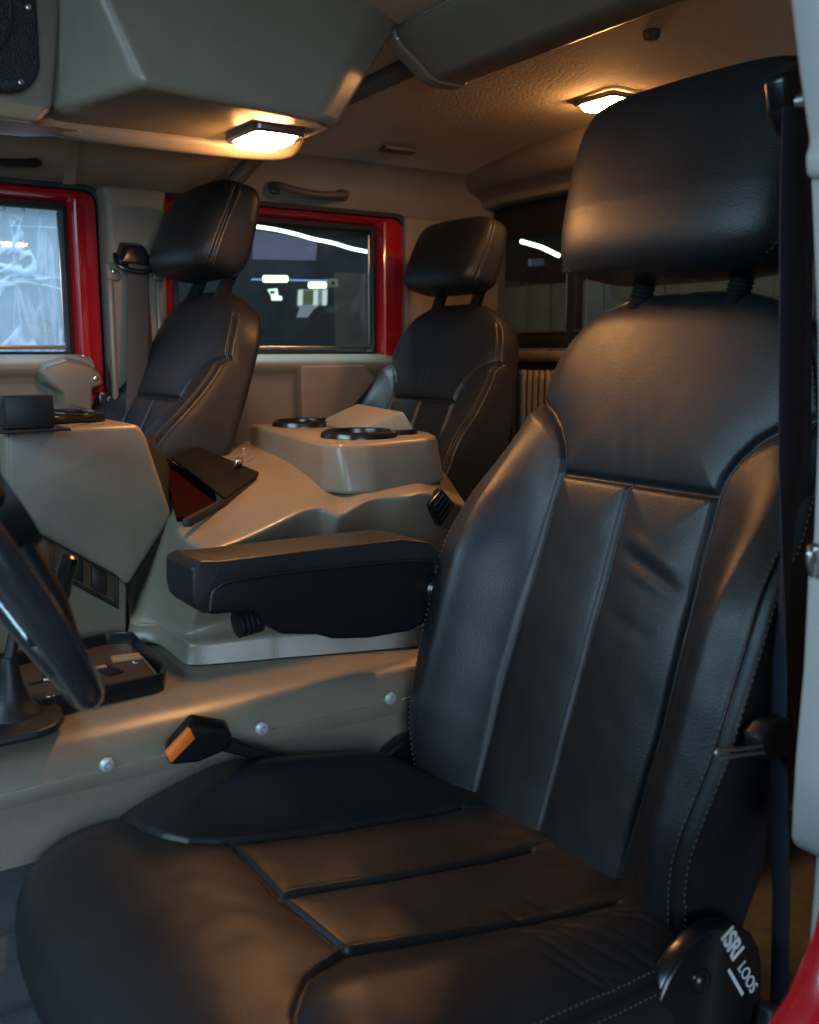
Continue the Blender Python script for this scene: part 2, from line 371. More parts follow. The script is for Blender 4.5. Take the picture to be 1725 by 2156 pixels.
def make_headrest(nv=130, nu=480):
    v0, v1 = 0.808, 1.066; vm = (v0 + v1) / 2
    th = np.linspace(-PI / 2, PI / 2, nv); tv = np.sin(th)
    v = vm + (v1 - v0) / 2 * tv
    g = (1 - np.clip(np.abs(tv), 0, .9999) ** 6.5) ** (1 / 6.5); gt = (1 - np.clip(np.abs(tv), 0, .9999) ** 4.5) ** (1 / 4.5)
    W = np.interp(v, [.79, .87, .96, 1.06], [.194, .199, .202, .194]) * g
    T = np.interp(v, [.79, .90, 1.05], [.076, .072, .056]) * gt
    xi, yi = super_ring(4.2, nu, 0.3)
    V = v[:, None] + 0 * xi[None]; Yy = .0 + W[:, None] * xi[None]; D = T[:, None] * yi[None]
    front = smooth(-.2, .6, yi)[None]
    D = D + front * (.0018 * wob(Yy, V, 12, 9)) + front * .010 * (1 - (Yy / .21) ** 2)
    dd = D + 0.045
    P = np.stack([V * math.sin(TH) - dd * math.cos(TH), Yy, V * math.cos(TH) + dd * math.sin(TH)], -1)
    lines = welt(P, xi, yi, .45, .85, v, v0 + .012, v1 - .012, .0045, .0035, 12)
    return grid(P, True, True), lines
FSEAM = [(-.035, .120), (-.15, .118), (-.25, .114), (-.365, .118), (-.405, .124), (-.44, .142), (-.462, .175), (-.472, .215), (-.478, .33)]
NSEAM = [(-.035, -.185), (-.15, -.172), (-.30, -.158), (-.385, -.150), (-.44, -.170), (-.475, -.21), (-.50, -.30)]
def make_cushion(nx=330, nu=560):
    x = np.concatenate([-0.640 + 0.185 * (1 - np.cos(np.linspace(0, PI / 2, nx // 3))), np.linspace(-0.455, 0.03, nx - nx // 3 + 1)[1:]])
    g = (1 - np.clip((-.40 - x) / .2401, 0, .9998) ** 4.2) ** (1 / 4.2)
    gt = (1 - np.clip((-.50 - x) / .1401, 0, .9998) ** 2.1) ** (1 / 2.1)
    W = np.interp(x, [-.66, -.45, -.3, -.1, .03], [.352, .346, .328, .305, .285]) * g
    T0 = .085; T = T0 * gt
    top = np.interp(x, [-.66, -.55, -.44, -.30, -.1, .03], [.055, .068, .074, .052, .022, .010])
    top = np.convolve(np.pad(top, 15, 'edge'), np.ones(31) / 31, 'valid')
    xi, yi = super_ring(3.2, nu, 0.3)
    X = x[:, None] + 0 * xi[None]; Yy = -.012 + W[:, None] * xi[None]; D = T[:, None] * yi[None]
    up = smooth(-.1, .6, yi)[None] + 0 * X
    cross = [(-.392, .118), (-.398, -.03), (-.385, -.150)]
    mid = [(-.035, -.030), (-.2, -.030), (-.398, -.024)]
    d = np.full(X.shape, 9.0)
    for s in (FSEAM, NSEAM, cross, mid): d = np.minimum(d, seg_dist(X, Yy, s))
    bol = .020 * smooth(.125, .20, -(Yy + .03)) * smooth(-.52, -.40, X) + .066 * smooth(.115, .23, Yy) * smooth(-.50, -.28, X) * (1 - .75 * smooth(-.12, .0, X))
    lip = 0
    for ln_ in (FSEAM[:6], NSEAM[:5], mid):
        xs_ = [p[0] for p in ln_][::-1]; dy = Yy - np.interp(X, xs_, [p[1] for p in ln_][::-1])
        lip = lip + .0022 * np.exp(-((dy - .0085) / .0036) ** 2) * smooth(xs_[0], xs_[0] + .03, X)
    disp = up * (lip + groove(d, .0062, .0040, .0060, .026) + bol + .0012 * wob(X, Yy, 22, 12) + .0006 * wob(X, Yy, 70, 14))
    # soft folds on the near rear corner
    rs_ = np.random.RandomState(5)
    for k in range(16):
        cx, cy = rs_.uniform(-.20, .0), rs_.uniform(-.30, -.18); an_ = rs_.uniform(1.9, 2.6); ln = rs_.uniform(.03, .07)
        a = (X - cx) * math.cos(an_) + (Yy - cy) * math.sin(an_); b = -(X - cx) * math.sin(an_) + (Yy - cy) * math.cos(an_) + 2.5 * a * a
        disp -= up * rs_.uniform(.0008, .0020) * np.exp(-(b / .004) ** 2) * np.exp(-(a / ln) ** 4)
    sd = np.abs(yi - 0.35)[None] * np.maximum(T[:, None], .01)
    Yd = 0.0
    P = np.stack([X, Yy + Yd, top[:, None] - T0 + D + disp], -1)
    CL = welt(P, xi, yi, .55, .85, x, -.60, .0, .0050, .0040, 12)
    return grid(P, True, True), CL
back_me, BLINES = make_backrest(); head_me, HLINES = make_headrest(); cush_me, CU = make_cushion()
def resample(pts, step):
    pts = np.array(pts); s = np.concatenate([[0], np.cumsum(np.linalg.norm(np.diff(pts, axis=0), axis=1))]); t = np.arange(0, s[-1], step)
    return [(np.array([np.interp(q, s, pts[:, k]) for k in range(3)]), np.array([np.interp(q + .002, s, pts[:, k]) - np.interp(q - .002, s, pts[:, k]) for k in range(3)])) for q in t]
def stitches(lines, step, ln=.0055):
    pts = []
    for l in lines: pts += resample(l, step)
    return stitch_mesh(pts, lambda p: (0, 0, 0), ln)
stitch_back_me = [stitches(BLINES[k], .0085) for k in (-1, 1)]
stitch_cush_me = [stitches(CU[k], .0085) for k in (-1, 1)]
stitch_head_me = [stitches(HLINES[k], .008) for k in (-1, 1)]
def post_bm(y):
    bm = bmesh.new()
    pts = []; rr = []
    for k in range(25):
        v = .76 + .08 * k / 24; pts.append((v * math.sin(TH) - .0 * math.cos(TH) + .010, y, v * math.cos(TH))); rr.append(.015 + (.002 if k % 2 else -.0015))
    return tube(pts, rr, 16)
post_me = [bm_mesh(post_bm(-.085)), bm_mesh(post_bm(.085))]
def recliner_bm(side):
    y = side * .30
    pts = []
    for k in range(13):
        a = math.radians(190 - k * 16.5); pts.append((.0 + .093 * math.cos(a), -.032 + .093 * math.sin(a)))
    pts += [(.098, -.12), (.098, -.20), (-.085, -.20), (-.092, -.06)]
    return xz_prism(pts, y - .013, y + .013, .007, 3)
rec_me = [bm_mesh(recliner_bm(-1)), bm_mesh(recliner_bm(1))]
def make_seat(loc, label, cat, group):
    r = empty('car_seat', loc, label, cat, group)
    link('backrest', back_me, LEATHER, r, angle=0)
    link('seat_cushion', cush_me, LEATHER, r, angle=0)
    link('headrest', head_me, LEATHER, r, angle=0)
    for m_ in stitch_back_me + stitch_head_me + stitch_cush_me:
        s = link('stitching', m_, STITCH, r, angle=0); s['kind'] = 'stuff'
    for m_ in post_me: link('headrest_post', m_, BLACK, r)
    for m_ in rec_me: link('recliner_cover', m_, GLOSS, r)
    return r
G = 'black leather seats of the cabin'
driver = make_seat((0.835, 0.93, 0.335), "large near driver's seat of black leather in the foreground", 'car seat', G)
def copy_seat(loc, rz, label, pitch=0.0, hs=(1, 1, 1), hp=0.0):
    r = driver.copy(); C.objects.link(r); r.location = loc; r.rotation_euler = (0, pitch, rz); r['label'] = label
    for ch in list(driver.children):
        c = ch.copy(); C.objects.link(c); c.parent = r
        if ch.name.startswith('headrest') and not ch.name.startswith('headrest_post') or (ch.name.startswith('stitching') and ch.data in stitch_head_me):
            c.scale = hs; c.rotation_euler = (0, hp, 0); piv = Vector((.255, 0, .765)); c.location = piv - Matrix.Rotation(hp, 3, 'Y') @ Vector([piv[k] * hs[k] for k in range(3)])
    return r
passenger = copy_seat((0.535, 2.19, 0.445), 0.0, 'front passenger seat beside the red framed front door, headrest below the lit lamp', 0.165, (.96, .90, .80), -.20)
rear = copy_seat((1.30, 2.16, 0.40), 0.0, 'rear passenger seat between the rear side window and the back window', 0.07, (.84, .82, .74), -.10)

for c in driver.children:      # the near headrest sits a little more upright
    if c.data in [head_me] + stitch_head_me:
        hp = -.15; piv = Vector((.255, 0, .765)); c.rotation_euler = (0, hp, 0); c.location = piv - Matrix.Rotation(hp, 3, 'Y') @ piv + Vector((.022, 0, -.010))
# extra parts only on the driver's seat
def local(o, bmme, m, name, **k):
    x = link(name, bmme, m, None, **k); x.parent = o; x.matrix_parent_inverse = Matrix.Translation(o.location).inverted(); return x
# armrest: soft pad over a hard shell, hinged on the far flank
def Q(pts, Y): return [(float(at(x, y, Y=Y)[0]), float(at(x, y, Y=Y)[2])) for x, y in pts]
arm_top = Q([(404, 1246), (404, 1196), (424, 1182), (470, 1181), (722, 1150), (850, 1135), (905, 1142), (935, 1170), (930, 1190), (866, 1184), (640, 1206), (492, 1228), (452, 1246), (442, 1291), (428, 1293), (410, 1276)], 1.215)
arm = xz_prism(arm_top, 1.215, 1.315, .020, 5)
ar = local(driver, bm_mesh(arm), LEATHER, 'armrest')
shell = xz_prism(Q([(440, 1250), (454, 1234), (494, 1220), (640, 1198), (866, 1178), (920, 1185), (905, 1310), (866, 1330), (780, 1345), (705, 1347), (672, 1338), (596, 1337), (560, 1318), (535, 1288), (440, 1296)], 1.222), 1.222, 1.308, .010, 4)
sh = link('armrest_shell', bm_mesh(shell), mat('armrest_shell_plastic', (.005, .0055, .007), .5, spec=.25, bump=.3, bscale=500, bdist=.0006)); sh.parent = ar; sh.matrix_parent_inverse = Matrix.Identity(4)
# piping line between pad and shell
pp = link('piping', bm_mesh(tube(catmull([(a, 1.2135, b) for a, b in Q([(442, 1286), (446, 1252), (460, 1236), (496, 1222), (640, 1201), (866, 1180), (925, 1184)], 1.2135)], 6), .0022, 8)), LEATHER); pp.parent = ar
kn = link('adjuster_knob', bm_mesh(lathe([(0, -.012), (.012, -.014), (.018, -.010), (.024, -.012), (.026, -.004), (.026, .02), (0, .02)], (0.868, 1.222, .630), 'Y', 24)), GLOSS); kn.parent = ar
wheel = bm_mesh(merge(*[tube([(0.548 + .024 * k / 5 * 1.6, 1.262 - 0.006, .614 + .001 * k) for k in (i, i + .55)], .020, 20) for i in range(5)]))
kn2 = link('adjuster_knob', wheel, BLACK); kn2.parent = ar
# recliner lettering, hub, lever
rc = [c for c in driver.children if c.name.startswith('recliner_cover')][0]
hub = link('hub', bm_mesh(lathe([(0, -.008), (.007, -.008), (.012, -.005), (.0145, 0), (.0145, .004), (0, .004)], (-.020, -.313, .008), 'Y', 28)), GLOSS); hub.parent = rc
lev = link('lever', bm_mesh(prism([(.074, -.318, -.052), (.094, -.318, -.054), (.120, -.320, -.20), (.045, -.320, -.20)], [(.074, -.338, -.052), (.094, -.338, -.054), (.124, -.348, -.20), (.042, -.348, -.20)], .006, 3)), BLACK); lev.parent = rc
rc.location = (-.020, 0, -.014)
base = Matrix.Translation(driver.location)
def side_text(body, size, lx, lz, ang, shear, bold=0):
    # lettering in the X-Z plane facing the camera (-Y)
    a = math.radians(ang)
    R = Matrix(((math.cos(a), -math.sin(a), 0, 0), (0, 0, -1, 0), (math.sin(a), math.cos(a), 0, 0), (0, 0, 0, 1)))
    o = text(body, 'lettering', size, Matrix.Identity(4), WHITE, None, .0003, shear, bold); o.parent = rc
    o.matrix_local = Matrix.Translation((lx, -.3136, lz)) @ R; return o
side_text('ISRI', .029, .010, .048, -57, 0.12, .0009)
side_text('LOOS', .020, .042, -.001, -57, 0.12, 0)
bar = link('lettering_underline', bm_mesh(box((0, 0, 0), (.05, .0006, .004), 0, Matrix.Rotation(math.radians(56), 3, 'Y'))), WHITE); bar.parent = rc; bar.location = (.041, -.3134, -.018)

# ================================================================== setting
def sheet(rows, m, name, thick=0.0, parent=None, angle=35):
    me = grid(rows, False, False); o = link(name, me, m, parent, angle=angle)
    if thick:
        md = o.modifiers.new('solid', 'SOLIDIFY'); md.thickness = thick; md.offset = 0
    return o
# floor of the cabin
struct(link('floor', bm_mesh(box((0.6, 1.55, -0.03), (3.4, 2.4, 0.06), 0)), CARPET))
struct(link('garage_floor', bm_mesh(box((2, 3, -0.7), (14, 12, 0.1), 0)), mat('garage_concrete', (.12, .12, .12), .7, var=.2)))
# roof: nearly flat liner running into a rounded cove on the far side
prof = [(0.30, 1.56), (0.9, 1.572), (1.6, 1.575), (2.1, 1.560), (2.32, 1.540), (2.42, 1.522)]
pp_ = catmull([(0, a, b) for a, b in prof], 6)
rows = [[(x, p[1], p[2]) for p in pp_] for x in np.linspace(-0.6, 1.86, 24)]
roof = sheet(rows, LINER, 'ceiling'); struct(roof)
rows = [[(x, y, z + .03) for y, z in ((0.25, 1.56), (2.55, 1.56))] for x in (-.7, 2.1)]
# rear header: a soft roll above the back window
hp = [(1.80, 1.574), (1.825, 1.566), (1.838, 1.548), (1.845, 1.520), (1.870, 1.492), (1.90, 1.478), (1.93, 1.462), (1.94, 1.444), (1.975, 1.438)]
hp = catmull([(a, 0, b) for a, b in hp], 5)
rows = [[(p[0], y, p[2] - .012 * smooth(2.38, 2.50, y)) for p in hp] for y in np.linspace(0.55, 2.50, 30)]
header = sheet(rows, BEIGE_TRIM, 'rear_header'); tag(header, 'rolled beige trim across the roof above the back window', 'trim')
# rear wall with opening for the back window
wall = empty('back_wall', (1.98, 1.5, 0)); struct(wall)
def wbox(c, s, m, name='panel', bev=.004, par=None):
    o = link(name, bm_mesh(box(c, s, bev)), m); 
    if par is not None: o.parent = par; o.matrix_parent_inverse = Matrix.Translation(par.location).inverted()
    return o
wbox((2.00, 1.5, .66), (.05, 2.1, .68), BEIGE_TRIM, 'lower_panel', .01, wall)
wbox((2.00, 2.505, 1.24), (.05, .10, .48), BEIGE_TRIM, 'corner_panel', .01, wall)
bw = empty('back_window', (1.98, 1.6, 1.05), 'sliding back window with black frame behind the seats', 'window')
wbox((1.985, 1.52, 1.40), (.03, 1.87, .12), BLACK, 'top_frame', .004, bw)
wbox((1.985, 1.52, 1.035), (.03, 1.87, .05), BLACK, 'bottom_frame', .004, bw)
wbox((1.982, 2.093, 1.20), (.035, .028, .29), BLACK, 'slider_frame', .004, bw)
wbox((1.960, 2.110, 1.235), (.012, .030, .03), DARKMETAL, 'latch', .003, bw)
wbox((1.975, 2.118, 1.20), (.010, .010, .29), METAL, 'slider_track', .002, bw)
wbox((1.970, 1.5, 1.058), (.010, 1.80, .008), DARKMETAL, 'bottom_track', .002, bw)
o = link('pane', bm_mesh(box((1.99, 1.52, 1.20), (.005, 1.86, .30), 0)), CLEAR); o.parent = bw; o.matrix_parent_inverse = Matrix.Translation(bw.location).inverted()
# ledge and net pocket below it
led = link('ledge_trim', bm_mesh(box((1.955, 1.9, 0.985), (.06, 1.1, .035), .012)), BEIGE_TRIM); tag(led, 'padded beige ledge under the back window', 'ledge')
pk = empty('storage_pocket', (1.93, 2.2, .8), 'tan pleated pocket in a black frame below the back window', 'pocket')
for c, s in (((1.945, 2.16, .955), (.02, .26, .018)), ((1.945, 2.285, .80), (.02, .018, .30)), ((1.945, 2.16, .66), (.02, .26, .018))):
    wbox(c, s, BLACK, 'frame', .004, pk)
rows = [[(1.945 - .006 * math.sin(y * 240) - .008, y, z) for y in np.linspace(2.03, 2.277, 60)] for z in np.linspace(.668, .946, 8)]
o = sheet(rows, BEIGE_TRIM, 'pleated_cloth', .004); o.parent = pk; o.matrix_parent_inverse = Matrix.Translation(pk.location).inverted()
sb = link('stowed_belt', ribbon([(1.93, 2.325, .93), (1.93, 2.325, .80), (1.93, 2.32, .6)], (0, 1, 0), .035, .012), BLACK); tag(sb, 'black strap hanging on the back wall beside the tan pocket', 'strap')

# ---- far side wall above the doors
YF = 2.50
rows = []
sp = catmull([(0, 2.42, 1.522), (0, 2.445, 1.505), (0, 2.462, 1.47), (0, 2.470, 1.42), (0, 2.480, 1.388), (0, 2.505, 1.386)], 5)
rows = [[(x, p[1], p[2]) for p in sp] for x in np.linspace(-0.6, 2.0, 20)]
sw = sheet(rows, BEIGE_TRIM, 'side_wall'); struct(sw)
def at_par(o, par): o.parent = par; o.matrix_parent_inverse = Matrix.Translation(par.location).inverted(); return o
# pillar between the doors
pil = empty('door_pillar', (0.81, 2.47, 0), 'beige pillar between the front and rear passenger doors', 'pillar')
pb = xz_prism([(0.752, .3), (0.748, 1.36), (0.738, 1.392), (0.90, 1.392), (0.893, 1.36), (0.872, .3)], 2.40, 2.52, .012, 4)
at_par(link('pillar_trim', bm_mesh(pb), BEIGE_TRIM), pil)
for (xa, xb, z) in ((0.738, 0.768, 1.19), (0.850, 0.876, 1.195)):
    at_par(link('bracket', bm_mesh(xz_prism([(xa, z - .022), (xa, z + .020), (xb, z + .020), (xb, z - .022)], 2.388, 2.41, .004)), BEIGE), pil)
    at_par(link('screw', bm_mesh(screw(((xa + xb) / 2, 2.388, z), r=.006)), METAL), pil)
for (xa, xb, za, zb) in ((0.738, 0.752, .86, 1.172), (0.856, 0.872, .86, 1.172)):
    at_par(link('guide_strip', bm_mesh(box(((xa + xb) / 2, 2.398, (za + zb) / 2), (xb - xa, .02, zb - za), .005)), BEIGE), pil)
# corner pillar behind the rear door
cp = link('corner_pillar', bm_mesh(xz_prism([(1.640, .3), (1.640, 1.392), (2.0, 1.392), (2.0, .3)], 2.455, 2.53, .01, 3)), BEIGE_TRIM); tag(cp, 'beige corner pillar behind the rear passenger door', 'pillar')
# upper corner bracket piece catching cool light
# ---- doors
def rr3(x0, x1, z0, z1, r, y): return [(a, y, b) for a, b in rrect(x0, x1, z0, z1, r)]
def door(name, label, ox, oz, gx, gz, pane_mat, wide):
    d = empty(name, ((ox[0] + ox[1]) / 2, 2.5, .3), label, 'car door', 'passenger side doors')
    L = []
    O = (ox[0], ox[1], .50, oz); I = (gx[0], gx[1], gz[0], gz[1])
    L = [rr3(O[0], O[1], O[2], O[3], .03, 2.55), rr3(O[0], O[1], O[2], O[3], .03, 2.475), rr3(O[0] + .003, O[1] - .003, O[2], O[3] - .003, .029, 2.467), rr3(O[0] + .010, O[1] - .010, O[2], O[3] - .010, .026, 2.464),
         rr3(I[0] - .030, I[1] + .030, I[2] - .02, I[3] + .034, .012, 2.462), rr3(I[0] - .026, I[1] + .026, I[2] - .018, I[3] + .030, .010, 2.465), rr3(I[0] - .016, I[1] + .016, I[2] - .014, I[3] + .018, .008, 2.492), rr3(I[0] - .014, I[1] + .014, I[2] - .014, I[3] + .016, .008, 2.50)]
    at_par(link('door_frame', loft(L), RED, angle=30), d)
    S = [rr3(I[0] - .0145, I[1] + .0145, I[2] - .0145, I[3] + .0165, .008, 2.515), rr3(I[0] - .0145, I[1] + .0145, I[2] - .0145, I[3] + .0165, .008, 2.490), rr3(I[0] - .004, I[1] + .004, I[2] - .004, I[3] + .004, .006, 2.486), rr3(I[0], I[1], I[2], I[3], .006, 2.490), rr3(I[0], I[1], I[2], I[3], .006, 2.515)]
    at_par(link('window_seal', loft(S), RUBBER, angle=30), d)
    at_par(link('sill_strip', bm_mesh(box(((gx[0] + gx[1]) / 2, 2.488, gz[0] + .010), (gx[1] - gx[0] - .006, .008, .010), .002)), METAL), d)
    at_par(link('channel_strip', bm_mesh(box((gx[1] - .006, 2.497, (gz[0] + gz[1]) / 2 + .008), (.004, .006, gz[1] - gz[0] - .03), .001)), METAL), d)
    at_par(link('window_pane', bm_mesh(box(((gx[0] + gx[1]) / 2, 2.512, (gz[0] + gz[1]) / 2), (gx[1] - gx[0] + .02, .005, gz[1] - gz[0] + .02), 0)), pane_mat), d)
    return d
fd = door('front_car_door', 'red framed front passenger door with water marked bright window', (-0.55, .742), 1.383, (-0.5, .662), (1.0, 1.338), DIRTY, False)
rd = door('rear_car_door', 'red framed rear passenger door with dark window showing garage lights', (.885, 1.640), 1.383, (.952, 1.545), (1.0, 1.343), CLEAR, True)
# rubber channel round each door
for (a, b, par) in ((-0.56, .757, fd), (.870, 1.655, rd)):
    L = [rr3(a, b, .45, 1.398, .038, 2.52), rr3(a, b, .45, 1.398, .038, 2.466), rr3(a + .012, b - .012, .45, 1.386, .034, 2.468), rr3(a + .012, b - .012, .45, 1.386, .034, 2.52)]
    at_par(link('door_seal', loft(L), RUBBER), par)
# inner trim of the doors
def trim_profile(x0, x1, name, par, m=BEIGE_TRIM):
    pr_ = catmull([(0, 2.50, .994), (0, 2.478, .993), (0, 2.445, .982), (0, 2.425, .966), (0, 2.43, .950), (0, 2.445, .93), (0, 2.45, .88), (0, 2.45, .6), (0, 2.45, .35)], 4)
    return at_par(link(name, grid([[(x, p[1], p[2]) for p in pr_] for x in np.linspace(x0, x1, 8)]), m), par)
trim_profile(-.55, .705, 'door_trim', fd); trim_profile(.9, 1.635, 'door_trim', rd)
rp = prism([(1.262, 2.45, .60), (1.262, 2.45, .975), (1.49, 2.45, .975), (1.535, 2.45, .94), (1.535, 2.45, .60)], [(1.270, 2.418, .60), (1.270, 2.418, .960), (1.475, 2.418, .960), (1.512, 2.418, .92), (1.512, 2.418, .60)], .008, 3)
at_par(link('raised_trim_panel', bm_mesh(rp), BEIGE_TRIM), rd)
# latch housing on the front door
hs = prism([(.565, 2.44, .955), (.580, 2.44, .975), (.635, 2.44, .990), (.690, 2.44, .975), (.722, 2.44, .950), (.727, 2.44, .915), (.700, 2.44, .905), (.697, 2.44, .860), (.722, 2.44, .855), (.728, 2.44, .82), (.722, 2.44, .78), (.61, 2.44, .78), (.61, 2.44, .905), (.575, 2.44, .925)],
           [(.575, 2.40, .950), (.590, 2.40, .966), (.635, 2.40, .978), (.688, 2.40, .965), (.712, 2.40, .945), (.716, 2.40, .920), (.690, 2.40, .915), (.686, 2.40, .850), (.712, 2.40, .845), (.718, 2.40, .82), (.712, 2.40, .785), (.625, 2.40, .785), (.625, 2.40, .900), (.585, 2.40, .930)], .006, 3)
lh = at_par(link('latch_housing', bm_mesh(hs), BEIGE), fd)
for z, x in ((.935, .700), (.815, .700)): at_par(link('screw', bm_mesh(screw((x, 2.40, z), r=.007)), METAL), fd)
at_par(link('latch', bm_mesh(merge(box((.722, 2.42, .882), (.03, .03, .04), .004), box((.735, 2.41, .880), (.02, .02, .022), .003))), GLOSS), fd)
at_par(link('armrest_pull', bm_mesh(box((.30, 2.40, .84), (.46, .06, .05), .018)), BLACK), fd)
# pane marking
def far_text(body, size, x, z, par, m=WHITE, bold=0):
    R = Matrix(((1, 0, 0, x), (0, 0, -1, 2.507), (0, 1, 0, z), (0, 0, 0, 1)))
    o = text(body, 'glass_marking', size, R, m, None, .0001, 0, bold); return at_par(o, par)
far_text('E SAFETY', .0105, .578, 1.066, fd); far_text('GLASS AS2', .007, .594, 1.058, fd); far_text('(E) 43R-00', .0095, .580, 1.043, fd); far_text('DOT-85 M 3', .007, .588, 1.031, fd)

# ---- belts of the far side
sbp = empty('seat_belt', (0.80, 2.38, 1.2), 'grey seat belt hanging from a black guide on the far door pillar', 'seat belt')
gd = prism([(.752, 2.40, 1.205), (.772, 2.40, 1.262), (.825, 2.40, 1.262), (.846, 2.40, 1.210), (.835, 2.40, 1.198), (.765, 2.40, 1.195)], [(.760, 2.355, 1.212), (.780, 2.355, 1.250), (.818, 2.355, 1.250), (.838, 2.355, 1.215), (.830, 2.355, 1.206), (.770, 2.355, 1.204)], .007, 3)
at_par(link('belt_guide', bm_mesh(gd), GLOSS), sbp)
at_par(link('guide_loop', bm_mesh(tube(catmull([(.748, 2.36, 1.228), (.752, 2.345, 1.200), (.80, 2.340, 1.188), (.848, 2.345, 1.200), (.852, 2.36, 1.222)], 6), .006, 10)), GLOSS), sbp)
at_par(link('webbing', ribbon([(.803, 2.352, 1.205), (.795, 2.35, 1.1), (.783, 2.34, .95), (.770, 2.33, .80), (.76, 2.32, .6)], (1, 0.1, 0), [.052, .052, .053, .055, .055], .0025), BELT), sbp)
at_par(link('webbing', ribbon([(.810, 2.372, 1.205), (.815, 2.37, 1.1), (.818, 2.37, .95), (.82, 2.37, .6)], (1, 0.5, 0), .046, .0025), BELT), sbp)
# grab handles
def grab(x0, x1, z, label, m):
    g = empty('grab_handle', ((x0 + x1) / 2, 2.46, z), label, 'grab handle', 'grab handles above the doors')
    pth = catmull([(x0, 2.465, z + .014), (x0 + .012, 2.435, z + .010), (x0 + .035, 2.418, z + .002), ((x0 + x1) / 2, 2.414, z - .005), (x1 - .035, 2.418, z + .001), (x1 - .012, 2.435, z + .008), (x1, 2.465, z + .010)], 6)
    at_par(link('grip', bm_mesh(tube(pth, [.013 + .003 * abs(2 * i / (len(pth) - 1) - 1) for i in range(len(pth))], 12, flat=.75)), m), g)
    for x in (x0 + .006, x1 - .006): at_par(link('mount', bm_mesh(box((x, 2.458, z + .008), (.030, .02, .030), .007)), m), g)
HND = mat('brown_grab_handle_plastic', (.10, .075, .055), .5)
grab(1.215, 1.435, 1.425, 'curved brown grab handle above the rear side window', HND)
grab(.40, .610, 1.424, 'dark grab handle above the front side window at the left edge', BLACK)
ts = link('trim_strip', bm_mesh(prism([(.656, 2.425, 1.388), (.664, 2.425, 1.47), (.672, 2.40, 1.518), (.700, 2.40, 1.518), (.692, 2.425, 1.47), (.684, 2.425, 1.388)], [(.658, 2.45, 1.388), (.666, 2.45, 1.47), (.674, 2.43, 1.518), (.698, 2.43, 1.518), (.690, 2.45, 1.47), (.682, 2.45, 1.388)], .003, 2)), BEIGE); tag(ts, 'narrow upright beige trim strip above the front side window', 'trim strip')
# hoop cover running up to the roof behind the front seats
hc = link('roll_hoop_cover', bm_mesh(tube(catmull([(1.05, 2.44, 1.38), (1.085, 2.42, 1.43), (1.13, 2.38, 1.49), (1.15, 2.30, 1.53), (1.15, 2.1, 1.552), (1.15, 1.6, 1.56)], 8), .020, 14)), HND); tag(hc, 'slim roll hoop cover climbing from the pillar to the roof', 'roll hoop')
# front headliner side panel with a rounded end
fp = catmull([(-.4, 2.44, 1.40), (.60, 2.44, 1.40), (.90, 2.44, 1.392), (.985, 2.435, 1.408), (1.05, 2.425, 1.45), (1.12, 2.40, 1.515)], 8)
hb = grid([[tuple(p) for p in fp], [(p[0], p[1] + .0, p[2]) if False else (min(p[0], 1.12), 2.415 if p[2] < 1.5 else 2.40, max(1.515, p[2])) for p in fp]])
hbm = bmesh.new(); hbm.from_mesh(hb)
hl = link('side_headliner_panel', bm_mesh(hbm), BEIGE_TRIM); md = hl.modifiers.new('s', 'SOLIDIFY'); md.thickness = .012; md.offset = 0
tag(hl, 'beige headliner panel with a rounded rear end above the front passenger door', 'headliner panel')
cv = link('coat_hook', bm_mesh(box((1.50, 2.28, 1.533), (.10, .035, .012), .004, Matrix.Rotation(-.1, 3, 'X'))), HND); tag(cv, 'small dark slot cover in the roof beside the lamp console', 'slot cover')

# ---- cross beam behind the front seats
bpz = [(1.015, 1.575), (1.015, 1.560), (1.028, 1.545), (1.075, 1.515), (1.092, 1.500), (1.112, 1.494), (1.160, 1.494), (1.172, 1.500), (1.180, 1.575)]
beam = empty('roof_cross_beam', (1.1, 1.2, 1.53), 'beige beam crossing the roof from the lamp console to the near side', 'roof beam')
at_par(link('beam_cover', bm_mesh(prism([(a, .30, b) for a, b in bpz], [(a, 1.56, b) for a, b in bpz], .006, 3)), BEIGE), beam)
at_par(link('beam_end_collar', bm_mesh(prism([(a + (-.004 if a < 1.1 else .004), 1.55, b - .004) for a, b in bpz], [(a + (-.004 if a < 1.1 else .004), 1.585, b - .004) for a, b in bpz], .004, 3)), BEIGE), beam)
at_par(link('screw', bm_mesh(screw((1.02, 1.555, 1.553), 'X', .006)), METAL), beam)

# ---- overhead console with speaker pod and lamp
oc = empty('overhead_console', (.65, 1.55, 1.4), 'long beige overhead console hanging from the roof with a lit lamp under it', 'overhead console')
_a = at(112, 242, Y=1.61); _b = at(130, -40, Y=1.61); _c = at(300, 185, Y=1.395); _d = at(215, 0, Y=1.415)
def ztop(p, q, z=1.585): return tuple((p + (q - p) * (z - p[2]) / (q[2] - p[2]))[:2])
bot = [tuple(_a[:2]), tuple(_c[:2]), (.800, 1.440), (.850, 1.480), (.852, 1.640), (.80, 1.705), (.44, 1.725)]
lowz = 1.365
topp = [ztop(_a, _b), ztop(_c, _d), (.945, 1.500), (1.03, 1.55), (1.03, 1.70), (.93, 1.80), (.30, 1.85)]
bmh = bmesh.new()
lv = [bmh.verts.new((x, y, lowz)) for x, y in bot]; tv = [bmh.verts.new((x, y, 1.585)) for x, y in topp]
bmh.faces.new(lv)
for i in range(7): bmh.faces.new((lv[i], lv[(i + 1) % 7], tv[(i + 1) % 7], tv[i]))
bmesh.ops.recalc_face_normals(bmh, faces=bmh.faces); bevel(bmh, .016, 5, 12)
at_par(link('console_body', bm_mesh(bmh), BEIGE), oc)
